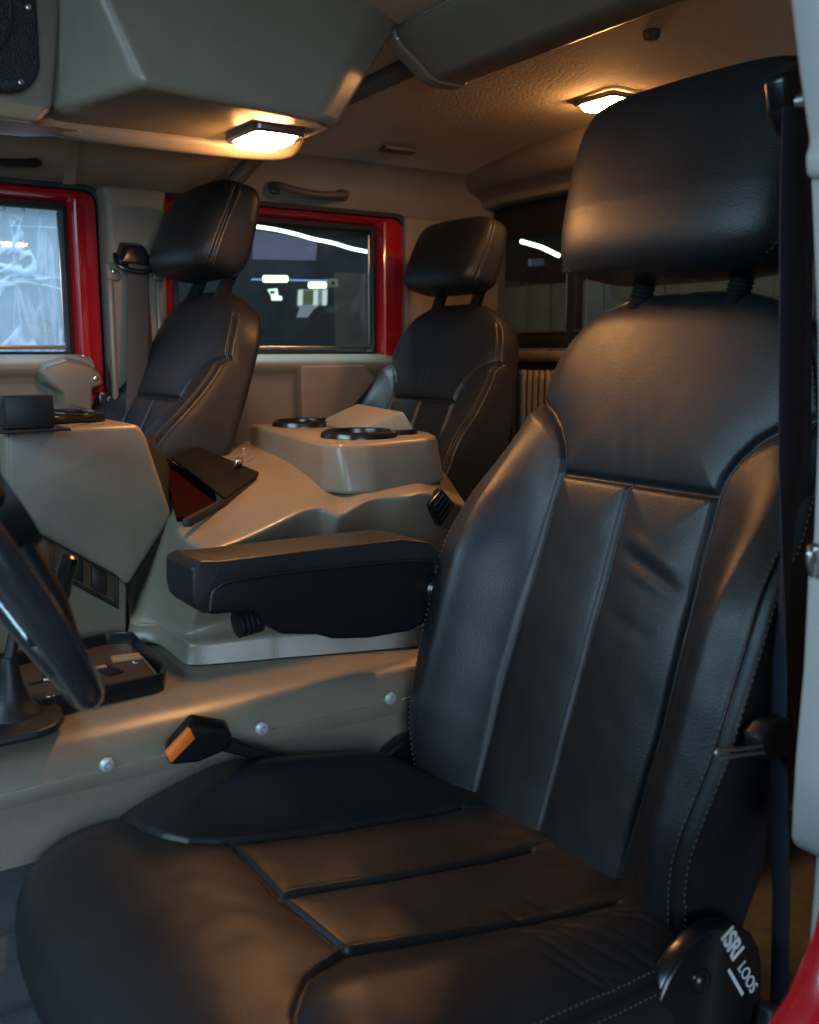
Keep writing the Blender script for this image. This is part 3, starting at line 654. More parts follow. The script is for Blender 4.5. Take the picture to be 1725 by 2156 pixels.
# speaker pod to the left
pod = prism([(-.25, 1.60, 1.345), (.405, 1.61, 1.345), (.43, 1.62, 1.37), (.46, 1.60, 1.585), (-.25, 1.60, 1.585)], [(-.25, 1.86, 1.36), (.38, 1.86, 1.36), (.41, 1.86, 1.38), (.34, 1.86, 1.585), (-.25, 1.86, 1.585)], .010, 4)
at_par(link('speaker_pod', bm_mesh(pod), BEIGE), oc)
spk = empty('speaker', (.32, 1.59, 1.44), 'round cornered black speaker grille in the overhead pod at the top left', 'speaker')
gr = prism([(a, 1.586, b) for a, b in rrect(.10, .405, 1.378, 1.60, .05, 8)], [(a, 1.604, b) for a, b in rrect(.10, .405, 1.378, 1.60, .05, 8)], .005, 3)
at_par(link('grille', bm_mesh(gr), mat('speaker_grille', (.008, .008, .009), .55, bump=1.0, bscale=500, btype='V', bdist=.002)), spk)
for k in range(5): at_par(link('ring', bm_mesh(tube([(.25 + (.03 + .022 * k) * math.cos(a), 1.5855, 1.49 + (.03 + .022 * k) * math.sin(a) * .85) for a in np.linspace(0, 2 * PI, 40, endpoint=False)], .0016, 6, True)), BLACK), spk)
for x, z in ((.375, 1.393), (.392, 1.50)): at_par(link('screw', bm_mesh(screw((x, 1.585, z), r=.005)), METAL), spk)
# lower fairing under the pod, curving away to the windscreen
fr_ = link('console_fairing', bm_mesh(prism([(-.25, 1.62, 1.347), (.40, 1.63, 1.347), (.55, 1.71, 1.36), (.50, 1.80, 1.37), (-.25, 1.86, 1.362)], [(-.25, 1.66, 1.335), (.33, 1.68, 1.335), (.42, 1.73, 1.348), (.42, 1.78, 1.355), (-.25, 1.84, 1.350)], .004, 3)), BEIGE); at_par(fr_, oc)

def dome(c, sx, sy, rotz, label, tiltx=0.0):
    d = empty('dome_lamp', c, label, 'dome lamp', 'lit dome lamps')
    d.rotation_euler = (tiltx, 0, rotz)
    def rr(sx_, sy_, z, r=.012): return [(a, b, z) for a, b in rrect(-sx_ / 2, sx_ / 2, -sy_ / 2, sy_ / 2, r, 4)]
    f = link('bezel', loft([rr(sx, sy, .002), rr(sx, sy, -.006), rr(sx - .006, sy - .006, -.010), rr(sx - .018, sy - .018, -.009), rr(sx - .018, sy - .018, .002)]), DARKMETAL, d)
    ln = [rr(sx - .020, sy - .020, -.002, .014), rr(sx - .022, sy - .022, -.012, .014), rr(sx - .034, sy - .034, -.020, .012), rr(sx - .055, sy - .055, -.022, .008)]
    me = grid(np.array(ln), True, False); bm = bmesh.new(); bm.from_mesh(me); bm.verts.ensure_lookup_table()
    n = len(ln[0]); bm.faces.new([bm.verts[3 * n + i] for i in range(n)]); link('lens', bm_mesh(bm), LAMP, d)
    return d
at_par(link('underside_roll', bm_mesh(tube(catmull([(.40, 1.69, 1.378), (.47, 1.700, 1.366), (.60, 1.692, 1.362), (.78, 1.680, 1.362), (.845, 1.655, 1.366), (.850, 1.61, 1.380)], 6), [.012] + [.022] * 25 + [.020, .018, .016, .014, .012], 16)), BEIGE), oc)
dome((.765, 1.575, 1.364), .095, .130, 0.0, 'glowing dome lamp on the underside of the overhead console')
dome((1.680, 1.70, 1.570), .075, .130, 0.0, 'glowing dome lamp in the roof above the near headrest')
hk = link('roof_button', bm_mesh(lathe([(0, -.012), (.012, -.011), (.016, -.004), (.016, .004), (0, .004)], (1.42, 1.32, 1.571), 'Z', 20)), HND); tag(hk, 'small round roof button near the cross beam', 'button')

# ---- transmission tunnel
tn = empty('transmission_tunnel', (0.6, 1.6, 0), 'long beige moulded tunnel cover between the seats', 'tunnel cover')
tp = catmull([(0, 2.0, .504), (0, 1.7, .504), (0, 1.40, .504), (0, 1.31, .502), (0, 1.272, .494), (0, 1.250, .478), (0, 1.238, .462), (0, 1.233, .450)], 5)
at_par(link('tunnel_top', grid([[(x, p[1] + .0, p[2]) for p in tp] for x in np.linspace(-.6, 1.9, 20)]), BEIGE), tn)
lipp = [(x, 1.233, .450) for x in (-.6, 1.9)]
at_par(link('tunnel_flange', bm_mesh(box((.65, 1.2345, .444), (2.5, .005, .022), .001)), BEIGE), tn)
at_par(link('tunnel_side', bm_mesh(prism([(-.6, 1.256, .455), (1.9, 1.256, .455), (1.9, 1.20, 0), (-.6, 1.20, 0)], [(-.6, 1.30, .455), (1.9, 1.30, .455), (1.9, 1.30, 0), (-.6, 1.30, 0)], 0)), BEIGE_TRIM), tn)
for x in (.125, .348, .573, .795): at_par(link('screw', bm_mesh(screw((x, 1.2325, .460), r=.0100)), mat('zinc_screw', (.6, .62, .62), .45, metal=.6) if x == .125 else bpy.data.materials['zinc_screw']), tn)

MATM = mat('grey_vinyl_floor_mat', (.045, .05, .055), .25, bump=.3, bscale=60, var=.15)
rows = []
for k, t in enumerate(np.linspace(0, 1, 70)):
    y = 1.235 - .55 * t; z = .345 - .20 * t + .007 * math.sin(t * 34) + .004 * math.sin(t * 71 + 1)
    rows.append([(x, y + .02 * math.sin(x * 6), z) for x in np.linspace(-.5, .35, 20)])
fm_ = link('floor_mat', grid(rows), MATM, angle=0); tag(fm_, 'ribbed grey vinyl floor mat at the lower left corner', 'floor mat')

# ---- centre stack: engine cover block facing the driver
cs = empty('centre_stack', (.35, 1.5, .5), 'tall beige centre stack block left of the armrest', 'centre console')
YS = 1.62
def pxy(pts, Y): return [tuple(at(x, y, Y=Y)) for x, y in pts]
def deep(name, pts, Y, Yb, m, bev, par, seg=4, ang=15):
    a = pxy(pts, Y); return at_par(link(name, bm_mesh(prism(a, [(p[0], Yb, p[2]) for p in a], bev, seg, ang)), m), par)
deep('upper_block', [(10, 905), (292, 893), (308, 915), (365, 1086), (352, 1108), (270, 1236), (246, 1212), (33, 1096), (14, 1050)], YS, 2.06, BEIGE, .010, cs)
deep('left_block', [(-200, 925), (8, 915), (8, 1400), (-200, 1400)], 1.66, 2.04, BEIGE, .012, cs)
deep('lower_block', [(10, 1080), (33, 1094), (246, 1208), (268, 1232), (268, 1330), (262, 1346), (-150, 1400), (-150, 1080)], YS + .014, 2.03, BEIGE, .008, cs)
# black padded end on the passenger side
bpad = prism(pxy([(300, 914), (312, 932), (364, 1085), (356, 1100), (300, 1000)], 1.635), pxy([(322, 918), (350, 962), (386, 1068), (374, 1090), (330, 1000)], 1.80), .006, 3)
at_par(link('end_pad', bm_mesh(bpad), LEATHER), cs)
# switch panel on the sloping lower band
PA, PB, PC, PD = [at(x, y, Y=YS + .012) for x, y in ((38, 1101), (244, 1214), (244, 1272), (38, 1160))]
P0 = PA
def on_panel(s, t, y=0.0):
    s = s / .172; t = t / .036; return (PA * (1 - s) + PB * s) * (1 - t) + (PD * (1 - s) + PC * s) * t + np.array([0, y, 0])
def panel_box(s0, s1, t0, t1, y0, y1, bev=.0015):
    a = [on_panel(s0, t0, y0), on_panel(s1, t0, y0), on_panel(s1, t1, y0), on_panel(s0, t1, y0)]; b = [on_panel(s0, t0, y1), on_panel(s1, t0, y1), on_panel(s1, t1, y1), on_panel(s0, t1, y1)]
    return prism(a, b, bev, 2)
swp = empty('switch_panel', tuple(P0), 'diagonal brown switch panel along the lower edge of the centre stack', 'switch panel')
WOOD = mat('brown_panel_trim', (.07, .040, .022), .45, bump=.3, bscale=200)
at_par(link('panel_plate', bm_mesh(panel_box(.0, .172, .0, .036, -.002, .008)), WOOD), swp)
at_par(link('panel_edge', bm_mesh(merge(panel_box(-.002, .174, .035, .041, -.006, .006), panel_box(.170, .176, -.002, .041, -.0065, .006), panel_box(-.002, .170, -.003, .001, -.005, .006))), BLACK), swp)
for i, s in enumerate((.032, .082, .125)):
    sw_ = at_par(link('rocker_switch', bm_mesh(panel_box(s, s + .028, .002, .032, -.010, .002, .003)), BLACK if i else WOOD), swp)
    if i:
        for t in (.006, .022):
            at_par(link('switch_marking', bm_mesh(panel_box(s + .004, s + .010, t, t + .0022, -.0096, -.009, 0)), YELLOW), swp); at_par(link('switch_marking', bm_mesh(panel_box(s + .013, s + .020, t, t + .0022, -.0096, -.009, 0)), YELLOW), swp)
# black tray on top with small box
tr = empty('cup_tray', (.42, 1.85, .875), 'low black double cup tray on top of the centre stack', 'tray')
TZ = float(at(292, 893, Y=YS)[2])
q_ = [at(-60, 900, Z=TZ + .002), at(222, 886, Z=TZ + .002)]; q_ += [at(150, 862, Z=TZ + .002), at(-40, 866, Z=TZ + .002)]
at_par(link('tray_base', bm_mesh(prism([tuple(p) for p in q_], [tuple(p + np.array([0, 0, .013])) for p in q_], .002, 2)), GLOSS), tr)
for px_, py_, rr_ in ((120, 869, .060), (55, 875, .060)):
    cc = at(px_, py_, Z=TZ + .018)
    at_par(link('cup_ring', bm_mesh(tube([(cc[0] + rr_ * math.cos(a), cc[1] + rr_ * 1.2 * math.sin(a), TZ + .017) for a in np.linspace(0, 2 * PI, 40, endpoint=False)], .0035, 8, True)), GLOSS), tr)
bx = empty('small_black_box', tuple(at(64, 900, Z=TZ)), 'small matte black box standing on the centre stack beside the tray', 'box')
b0 = at(64, 903, Z=TZ + .004)
at_par(link('box_body', bm_mesh(box((b0[0], b0[1] + .02, b0[2] + .026), (.072, .05, .050), .003)), BLACK), bx)
at_par(link('mount_plate', bm_mesh(box((b0[0] + .003, b0[1] + .02, TZ + .002), (.105, .085, .004), .001)), BLACK), bx)

# ---- rear console with cup holders
rcn = empty('rear_console', (.9, 1.65, .75), 'beige rear console with raised cup holder block behind the armrest', 'rear console')
# rows from the far edge towards the driver; columns left to right
def lerp(a, b, t): return tuple(np.array(a) * (1 - t) + np.array(b) * t)
ncol = 44
NE = [(.600, 1.80, .745), (.590, 1.66, .725)] + [tuple(at(x, y, Y=Y)) for x, y, Y in ((359, 1101, 1.60), (378, 1128, 1.50), (415, 1152, 1.43), (450, 1157, 1.40), (522, 1131, 1.40), (604, 1092, 1.405), (648, 1073, 1.415), (681, 1070, 1.415), (718, 1084, 1.395), (758, 1062, 1.405), (797, 1048, 1.415), (857, 1045, 1.405), (905, 1040, 1.42), (985, 1070, 1.43))]
FT = [(.520, 1.80, .505), (.522, 1.70, .505)] + [tuple(at(x, y, Z=.507)) for x, y in ((268, 1348), (330, 1355), (358, 1372), (380, 1391), (412, 1400), (549, 1389), (590, 1385), (640, 1381), (690, 1377), (735, 1373), (769, 1370), (840, 1364), (880, 1360), (960, 1352))]
FTOP = [(.530, 1.80, .560), (.532, 1.70, .558)] + [tuple(at(x, y, Y=f[1] + .006)) for (x, y), f in zip(((275, 1312), (332, 1316), (364, 1334), (386, 1348), (414, 1354), (549, 1338), (590, 1334), (640, 1330), (690, 1326), (735, 1322), (769, 1320), (840, 1314), (880, 1310), (960, 1302)), FT[2:])]
NE, FT, FTOP = [[tuple(p) for p in catmull(q, 4)] for q in (NE, FT, FTOP)]
nc = len(NE)
inw = [min(1, max(0, (i - 8) / 12)) for i in range(nc)]       # ledge only grows right of the corner
WB = [(FTOP[i][0] * (1 - k * .9) + NE[i][0] * k * .9 + (1 - k) * .012, FTOP[i][1] * (1 - k) + max(1.47, NE[i][1] + .03) * k, FTOP[i][2] + .008 + .004 * k) for i, k in enumerate(inw)]
FT2 = [(p[0], p[1], p[2] - .012) for p in FTOP]
FT3 = [(p[0] + (q[0] - p[0]) * .12, p[1] + (q[1] - p[1]) * .12 + .012 * k, p[2] + .001) for p, q, k in zip(FTOP, WB, inw)]
WM = [lerp(a, b, .5) for a, b in zip(NE, WB)]
WM = [(p[0], p[1] + .012 * k * math.exp(-((p[0] - .72) / .06) ** 2) + .014 * k * math.exp(-((p[0] - .92) / .06) ** 2), p[2]) for p, k in zip(WM, inw)]
ND = [lerp(a, b, .10) for a, b in zip(NE, WM)]
far = [lerp((.64, 2.05, .800), (1.35, 2.02, .80), i / (nc - 1)) for i in range(nc)]
m1 = []
for i, (a, b) in enumerate(zip(far, NE)):
    p = lerp(a, b, .50); m1.append((p[0], p[1], p[2] + .022))
NI = [lerp(a, b, .10) for a, b in zip(NE, m1)]
NI = [(p[0], p[1], p[2] + .003) for p in NI]
body = grid([far, m1, NI, NE, ND, WM, WB, FT3, FTOP, FT2, FT])
bo = link('console_body', body, BEIGE, angle=0); md = bo.modifiers.new('s', 'SUBSURF'); md.levels = 2; md.render_levels = 2
at_par(bo, rcn)
# step block
st_t = [(.926, 2.02), (.840, 1.520), (.850, 1.482), (.90, 1.470), (1.055, 1.500), (1.095, 1.53), (1.13, 1.60), (1.20, 2.00)]
st_b = [(.905, 1.98), (.828, 1.505), (.850, 1.455), (.90, 1.440), (1.045, 1.475), (1.10, 1.51), (1.14, 1.60), (1.21, 2.02)]
at_par(link('cup_holder_block', bm_mesh(prism([(x, y, .840) for x, y in st_t], [(x, y, .752) for x, y in st_b], .010, 4, 15)), BEIGE), rcn)
# ramp hump
hA = at(670, 897, Z=.840); hB = at(747, 909, Z=.840); hC = at(880, 913, Z=.840); hD = hA + (hC - hB)
tA = at(690, 876, Y=float(hA[1]) - .02); tB = at(757, 891, Y=float(hB[1]) + .010); tC = at(850, 864, Y=float(hC[1]) + .015); tP = at(753, 847, Y=float(hA[1]) - .10)
hm = prism([tuple(p) for p in (hA, hB, hC, hD)], [tuple(tA), tuple(tB), tuple(tC), tuple(tP)], .007, 4, 8); at_par(link('ramp_cover', bm_mesh(hm), BEIGE), rcn)
def cup(c, r, dx):
    g = at_par(link('cup_holder', bm_mesh(lathe([(r * .80, -.055), (r * .82, -.001), (r * .85, .011), (r * .90, .013), (r * 1.0, .009), (r * 1.03, .002), (r * 1.035, -.001)], c, 'Z', 40)), GLOSS), rcn)
    at_par(link('cup_well', bm_mesh(lathe([(0, .0015), (r * .84, .0015), (r * .85, -.001)], c, 'Z', 40)), BLACK), rcn)
    at_par(link('handle_slot', bm_mesh(lathe([(0, .003), (r * .42, .003), (r * .48, .010), (r * .58, .009), (r * .62, 0)], (c[0] + dx[0], c[1] + dx[1], c[2]), 'Z', 28)), GLOSS), rcn)
cup((.955, 1.590, .840), .071, (.100, .025)); cup((1.000, 1.900, .840), .066, (.07, .055))
# side vent and socket plate facing the rear
vp = empty('console_vent', (1.03, 1.42, .72), 'black slatted vent plate on the rear corner of the console', 'vent')
va = [at(903, 1062, Y=1.415), at(932, 1028, Y=1.415), at(960, 1062, Y=1.415), at(930, 1110, Y=1.415)]
at_par(link('vent_plate', bm_mesh(prism([tuple(p) for p in va], [tuple(p + np.array([0, .02, 0])) for p in va], .004, 2)), GLOSS), vp)
for k in range(4):
    a_ = va[0] * .8 + va[3] * .2 if False else va[0] + (va[3] - va[0]) * (.2 + .2 * k); b_ = va[1] + (va[2] - va[1]) * (.2 + .2 * k)
    a2, b2 = a_ + (b_ - a_) * .15, a_ + (b_ - a_) * .85
    at_par(link('slat', bm_mesh(tube([tuple(a2 + np.array([0, -.002, 0])), tuple(b2 + np.array([0, -.002, 0]))], .0018, 6)), BLACK), vp)

# ---- folder and clip lying on the console
fo = empty('clipboard_folder', (.72, 1.75, .79), 'black folder over a maroon board lying on the console', 'folder')
def conz(x, y): return .7865
fz = .790
def on_top(x, y, h):
    d = at(x, y, Z=0.0) - CAM; nn = np.array([0, -.178, 1.0]); c = .722 + h - .178 * 1.6
    return CAM + d * ((c - nn @ CAM) / (nn @ d))
a = [on_top(x, y, .040) for x, y in ((360, 962), (415, 938), (545, 993), (538, 1003), (474, 1047))]
at_par(link('cover', bm_mesh(prism([tuple(p) for p in a], [tuple(p - np.array([0, 0, .006])) for p in a], .0015, 2)), mat('worn_black_folder', (.006, .0065, .006), .55, spec=.10, bump=.8, bscale=90, var=.4, vscale=30)), fo)
b_ = [on_top(x, y, .020) for x, y in ((340, 955), (474, 1047), (398, 1086), (372, 1090))]
at_par(link('board', bm_mesh(prism([tuple(p) for p in b_], [tuple(p - np.array([0, 0, .008])) for p in b_], .0015, 2)), MAROON), fo)
b2 = [on_top(x, y, .034) for x, y in ((474, 1045), (540, 1002), (543, 1010), (402, 1092), (384, 1092))]
at_par(link('spine', bm_mesh(prism([tuple(p) for p in b2], [tuple(p - np.array([0, 0, .014])) for p in b2], .001, 1)), BLACK), fo)
cl = empty('binder_clip', tuple(at(505, 975, Z=.80)), 'small shiny binder clip biting the edge of the black folder', 'clip')
c0 = on_top(503, 979, .046)
at_par(link('clip_body', bm_mesh(prism([tuple(c0 + np.array(v)) for v in ((-.012, -.010, 0), (.010, .006, 0), (.012, .002, .009), (-.008, -.012, .009))], [tuple(c0 + np.array(v)) for v in ((-.014, -.002, -.008), (.010, .016, -.008), (.012, .010, .014), (-.010, -.006, .014))], .001, 2)), METAL), cl)
at_par(link('wire_handle', bm_mesh(tube(catmull([tuple(c0 + np.array(v)) for v in ((-.006, -.006, .010), (.006, .000, .026), (.012, .004, .030), (.018, .010, .030), (.017, .014, .024), (.010, .008, .016), (.004, .004, .010))], 5), .0011, 6)), METAL), cl)
at_par(link('wire_handle', bm_mesh(tube(catmull([tuple(c0 + np.array(v)) for v in ((.010, .0, .006), (.026, .010, .008), (.040, .020, .014), (.046, .026, .012), (.040, .026, .006), (.022, .012, .003))], 5), .0011, 6)), METAL), cl)
# fold-down armrest of the passenger seat behind the folder
pa = link('passenger_armrest', bm_mesh(prism([tuple(at(318, 925, Y=1.98)), tuple(at(432, 932, Y=1.98)), tuple(at(405, 948, Y=1.98)), tuple(at(345, 965, Y=1.98))], [tuple(at(318, 925, Y=1.98) + np.array([0, .07, 0])), tuple(at(432, 932, Y=1.98) + np.array([0, .07, 0])), tuple(at(405, 948, Y=1.98) + np.array([0, .07, 0])), tuple(at(345, 965, Y=1.98) + np.array([0, .07, 0]))], .006, 3)), LEATHER); tag(pa, 'dark leather armrest edge behind the black folder', 'armrest')

# ---- steering wheel
wc = np.array([.141, .93, .850]); an = math.radians(29); wr = .192
e1 = np.array([0, 1.0, 0]); e2 = np.array([math.sin(an) * 1.0, 0, -math.cos(an)])
nrm = np.cross(e1, e2)
stw = empty('steering_wheel', tuple(wc), 'black leather steering wheel rim at the left edge, out of focus', 'steering wheel')
def wp(a, r, o=0.0): return tuple(wc + e1 * math.sin(a) * r + e2 * math.cos(a) * r + nrm * o)
at_par(link('rim', bm_mesh(tube([wp(a, wr) for a in np.linspace(0, 2 * PI, 72, endpoint=False)], .0145, 16, True)), GLOSS if False else mat('wheel_leather', (.02, .021, .024), .24, coat=.6, bump=.25, bscale=400, btype='V', bdist=.0006)), stw)
for a0 in (-1.9, 1.9, .45, -.45):
    at_par(link('spoke', bm_mesh(tube([wp(a0, .05, -.03), wp(a0, .11, -.024), wp(a0, wr - .004, 0)], [.016, .013, .010], 12)), BLACK), stw)
at_par(link('hub', bm_mesh(tube([tuple(wc + nrm * .02), tuple(wc - nrm * .05)], .055, 28)), BLACK), stw)
col_dir = -nrm if nrm[0] > 0 else nrm
at_par(link('column', bm_mesh(tube([tuple(wc + col_dir * .04), tuple(wc + col_dir * .35)], .035, 20)), BLACK), stw)

# ---- levers and bezels on the tunnel
bz = empty('shifter_bezel', (.40, 1.5, .51), 'black shift gate bezel with printed letters set in the tunnel', 'shifter')
gp = [at(-60, 1420, Z=.512), at(225, 1352, Z=.512), at(268, 1350, Z=.512), at(282, 1352, Z=.512), at(350, 1422, Z=.512), at(345, 1442, Z=.512), at(330, 1448, Z=.512), at(-60, 1535, Z=.512)]
ctr = sum(gp) / len(gp)
def ring_from(gp, z0, z1, ins):
    L = []
    for s, z in ((1.0, z0 - .01), (1.0, z1 - .003), (.985, z1), (1 - ins, z1), (1 - ins - .01, z1 - .004), (1 - ins - .01, z0 - .012)):
        L.append([(ctr[0] + (p[0] - ctr[0]) * s, ctr[1] + (p[1] - ctr[1]) * s, z) for p in gp])
    return loft(L)
at_par(link('bezel', ring_from(gp, .512, .530, .055), GLOSS), bz)
pl = [(ctr[0] + (p[0] - ctr[0]) * .93, ctr[1] + (p[1] - ctr[1]) * .93) for p in gp]
at_par(link('gate_plate', bm_mesh(prism([(x, y, .506) for x, y in pl], [(x, y, .511) for x, y in pl], 0)), mat('brown_gate_plate', (.035, .025, .02), .4)), bz)
def tbox(x0, y0, x1, y1, z0, z1, name, m, wd, par):
    a = at(x0, y0, Z=z1); b = at(x1, y1, Z=z1); d_ = (b - a) / np.linalg.norm(b - a); s_ = np.array([-d_[1], d_[0], 0]) * wd
    return at_par(link(name, bm_mesh(prism([tuple(a), tuple(b), tuple(b + s_), tuple(a + s_)], [tuple(p - np.array([0, 0, z1 - z0])) for p in (a, b, b + s_, a + s_)], .001, 1)), m), par)
GATE = mat('tan_gate_strip', (.22, .15, .09), .5)
tbox(238, 1392, 300, 1384, .511, .516, 'gate_strip', GATE, .030, bz)
tbox(85, 1475, 168, 1462, .511, .516, 'gate_strip', BLACK, .014, bz)
tbox(0, 1460, 30, 1452, .511, .516, 'gate_strip', GATE, .014, bz)
tbox(170, 1470, 240, 1452, .511, .516, 'gate_strip', GATE, .012, bz)
for x0_, y0_, x1_, y1_ in ((10, 1490, 60, 1480), (60, 1440, 110, 1430), (150, 1440, 215, 1428), (205, 1405, 232, 1400)): tbox(x0_, y0_, x1_, y1_, .511, .5135, 'gate_slot', GLOSS, .008, bz)
tbox(150, 1415, 226, 1402, .511, .516, 'gate_strip', GATE, .010, bz)
tbox(232, 1420, 262, 1412, .511, .514, 'gate_strip', GLOSS, .050, bz)
tbox(236, 1448, 292, 1436, .511, .517, 'gate_strip', GATE, .012, bz)
tbox(296, 1380, 338, 1432, .511, .515, 'chrome_strip', METAL, .004, bz)
tbox(118, 1410, 134, 1452, .511, .528, 'white_marker', mat('white_plastic', (.7, .75, .8), .5), .010, bz)
def tun_text(body, x, y, size):
    p = at(x, y, Z=.5175); o = text(body, 'gate_letter', size, Matrix.Translation(p) @ Matrix.Rotation(-.18, 4, 'Z'), WHITE, None, .0003, 0, .0004); return at_par(o, bz)
tun_text('N', 98, 1472, .016); tun_text('H', 134, 1467, .016); tun_text('P', 5, 1456, .014); tun_text('R', 92, 1434, .014); tun_text('L', 280, 1397, .014)
bt = empty('lever_boot_plate', (.22, 1.33, .51), 'rounded black boot plate with a lever on the tunnel at the left edge', 'lever')
bpl = [at(-120, 1600, Z=.51), at(-120, 1500, Z=.51), at(60, 1482, Z=.51), at(105, 1484, Z=.51), at(130, 1500, Z=.51), at(137, 1522, Z=.51), at(122, 1542, Z=.51), at(85, 1558, Z=.51)]
at_par(link('plate', bm_mesh(prism([tuple(p) for p in bpl], [tuple(p + np.array([0, 0, .012])) for p in bpl], .005, 3)), BLACK), bt)
q = at(25, 1505, Z=.52)
at_par(link('boot', bm_mesh(lathe([(.040, 0), (.038, .006), (.028, .014), (.023, .028), (.017, .044), (.014, .060), (.012, .075), (.010, .08), (0, .08)], tuple(q), 'Z', 24)), BLACK), bt)
e_ = q + np.array([.022, .03, .19])
at_par(link('lever', bm_mesh(tube([tuple(q + np.array([0, 0, .07])), tuple(q + np.array([.018, .01, .13])), tuple(e_)], .008, 12)), BLACK), bt)
kl = empty('gear_lever', tuple(at(110, 1370, Y=1.37)), 'black gear lever with a faceted knob in front of the switch panel', 'gear lever')
k0, k1, k2, k3 = at(100, 1420, Y=1.42), at(128, 1260, Y=1.36), at(136, 1215, Y=1.355), at(148, 1172, Y=1.35)
at_par(link('lever', bm_mesh(tube([tuple(k0), tuple(k1)], [.009, .008], 12)), BLACK), kl)
at_par(link('knob', bm_mesh(tube([tuple(k1), tuple(k1 * .8 + k2 * .2), tuple(k2), tuple(k2 * .7 + k3 * .3), tuple(k3), tuple(k3 + (k3 - k2) * .12)], [.009, .0125, .0115, .0135, .0125, .006], 10)), GLOSS), kl)

# ---- belt buckle
bk = empty('belt_buckle', (.45, 1.19, .49), 'black belt buckle with an orange release button beside the seat cushion', 'belt buckle')
B = lambda x, y, Y: np.array(at(x, y, Y=Y))
bf = [B(348, 1585, 1.165), B(402, 1530, 1.165), B(414, 1560, 1.165), B(385, 1608, 1.165), B(362, 1615, 1.165), B(350, 1603, 1.165)]
body0 = [B(348, 1590, 1.165), B(357, 1614, 1.165), B(418, 1608, 1.165), B(480, 1582, 1.165), B(493, 1560, 1.165), B(483, 1538, 1.165), B(405, 1526, 1.165)]
at_par(link('buckle_body', bm_mesh(prism([tuple(p) for p in body0], [tuple(p + np.array([.01, .035, .004])) for p in body0], .006, 3)), GLOSS), bk)
ob = [B(352, 1588, 1.160), B(402, 1534, 1.160), B(412, 1556, 1.160), B(361, 1608, 1.160)]
at_par(link('release_button', bm_mesh(prism([tuple(p) for p in ob], [tuple(p + np.array([0, .012, 0])) for p in ob], .002, 2)), ORANGE), bk)
at_par(link('stalk', bm_mesh(tube([tuple(B(475, 1565, 1.19)), tuple(B(520, 1580, 1.19)), tuple(B(640, 1610, 1.20))], [.012, .009, .008], 10)), BLACK), bk)

# ---- near door pillar, belt and door at the right edge
def nearpoly(pts, Y, th, m, name, bev, par=None):
    a = [at(x, y, Y=Y) for x, y in pts]
    return link(name, bm_mesh(prism([tuple(p) for p in a], [tuple(p + np.array([.0, -th, 0])) for p in a], bev, 4)), m)
np_ = empty('near_pillar', (.85, .55, .5), 'pale grey door pillar trim at the right edge of the opening', 'pillar')
at_par(nearpoly([(1610, -420), (1678, 150), (1700, 300), (1691, 330), (1694, 374), (1704, 380), (2150, 400), (2150, -420)], .52, .03, PILLAR, 'upper_trim', .006), np_)
at_par(nearpoly([(1703, 370), (1717, 700), (1718, 900), (1709, 1133), (1697, 1217), (1688, 1405), (1671, 1592), (1662, 1761), (1668, 1778), (1790, 1835), (2150, 1850), (2150, 370)], .532, .05, PILLAR, 'lower_trim', .006), np_)
at_par(nearpoly([(1716, 1790), (1702, 1960), (1690, 2170), (1670, 3000), (2150, 3000), (2150, 1790)], .56, .03, PILLAR, 'pillar_foot', .006), np_)
cpt = empty('striker_catch', tuple(at(1712, 1180, Y=.53)), 'small metal catch on the near pillar at the right edge', 'catch')
at_par(nearpoly([(1697, 1150), (1708, 1141), (1728, 1145), (1728, 1212), (1702, 1215)], .522, .012, METAL, 'catch_plate', .002), cpt)
at_par(link('catch_loop', bm_mesh(tube(catmull([tuple(at(x, y, Y=.516)) for x, y in ((1722, 1152), (1708, 1162), (1706, 1185), (1712, 1207), (1724, 1212))], 5), .0035, 10)), METAL), cpt)
dr = empty('near_door_sill', (.7, .45, .45), 'glossy red body edge at the lower right corner, out of focus', 'door sill')
pts = [(1735, 1815), (1690, 1990), (1640, 2110), (1590, 2190), (1565, 2260)]
cen = [at(x + 62, y + 12, Y=.40) for x, y in pts]
PINK = mat('painted_pink_reflection', (.75, .55, .57), .35)  # pale pink colour stands for a reflection on the red paint
rows = []
for p in cen:
    rows.append([tuple(p + np.array(v)) for v in ((.004, .02, 0), (-.003, .0, .0), (.0, -.012, .0), (.008, -.018, 0), (.022, -.022, 0), (.10, -.026, 0))])
at_par(link('painted_edge', grid(rows), RED), dr)
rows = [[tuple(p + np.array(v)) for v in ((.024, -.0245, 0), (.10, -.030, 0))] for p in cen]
at_par(link('reflection_strip', grid(rows), PINK), dr)
# near belt
nb = empty('near_seat_belt', (.88, .62, .8), 'navy seat belt with metal tongue hanging in front of the near pillar', 'seat belt')
def P_(x, y, Y=.62): return tuple(at(x, y, Y=Y))
at_par(link('webbing', ribbon([P_(1672, 225), P_(1670, 420), P_(1668, 700), P_(1665, 950), P_(1658, 1150), P_(1647, 1300), P_(1640, 1420), P_(1638, 1520)], [(1, -.3, 0)] * 4 + [(1, .2, 0), (.7, .8, 0), (.35, 1, 0), (.3, 1, 0)], [.026, .030, .031, .030, .028, .028, .03, .03], .0025), BELTN), nb)
at_par(link('webbing', ribbon([P_(1690, 240, .66), P_(1693, 600, .66), P_(1690, 1000, .66), P_(1675, 1400, .66)], (1, -.3, 0), .022, .0025), BELTN), nb)
at_par(link('webbing', ribbon([P_(1640, 1590), P_(1643, 1750), P_(1645, 1900), P_(1642, 2060), P_(1638, 2200)], (.3, 1, 0), .030, .0025), BELTN), nb)
tg = [P_(1598, 1555, .60), P_(1625, 1520, .60), P_(1668, 1512, .60), P_(1672, 1560, .60), P_(1660, 1595, .60), P_(1630, 1606, .60), P_(1605, 1600, .60)]
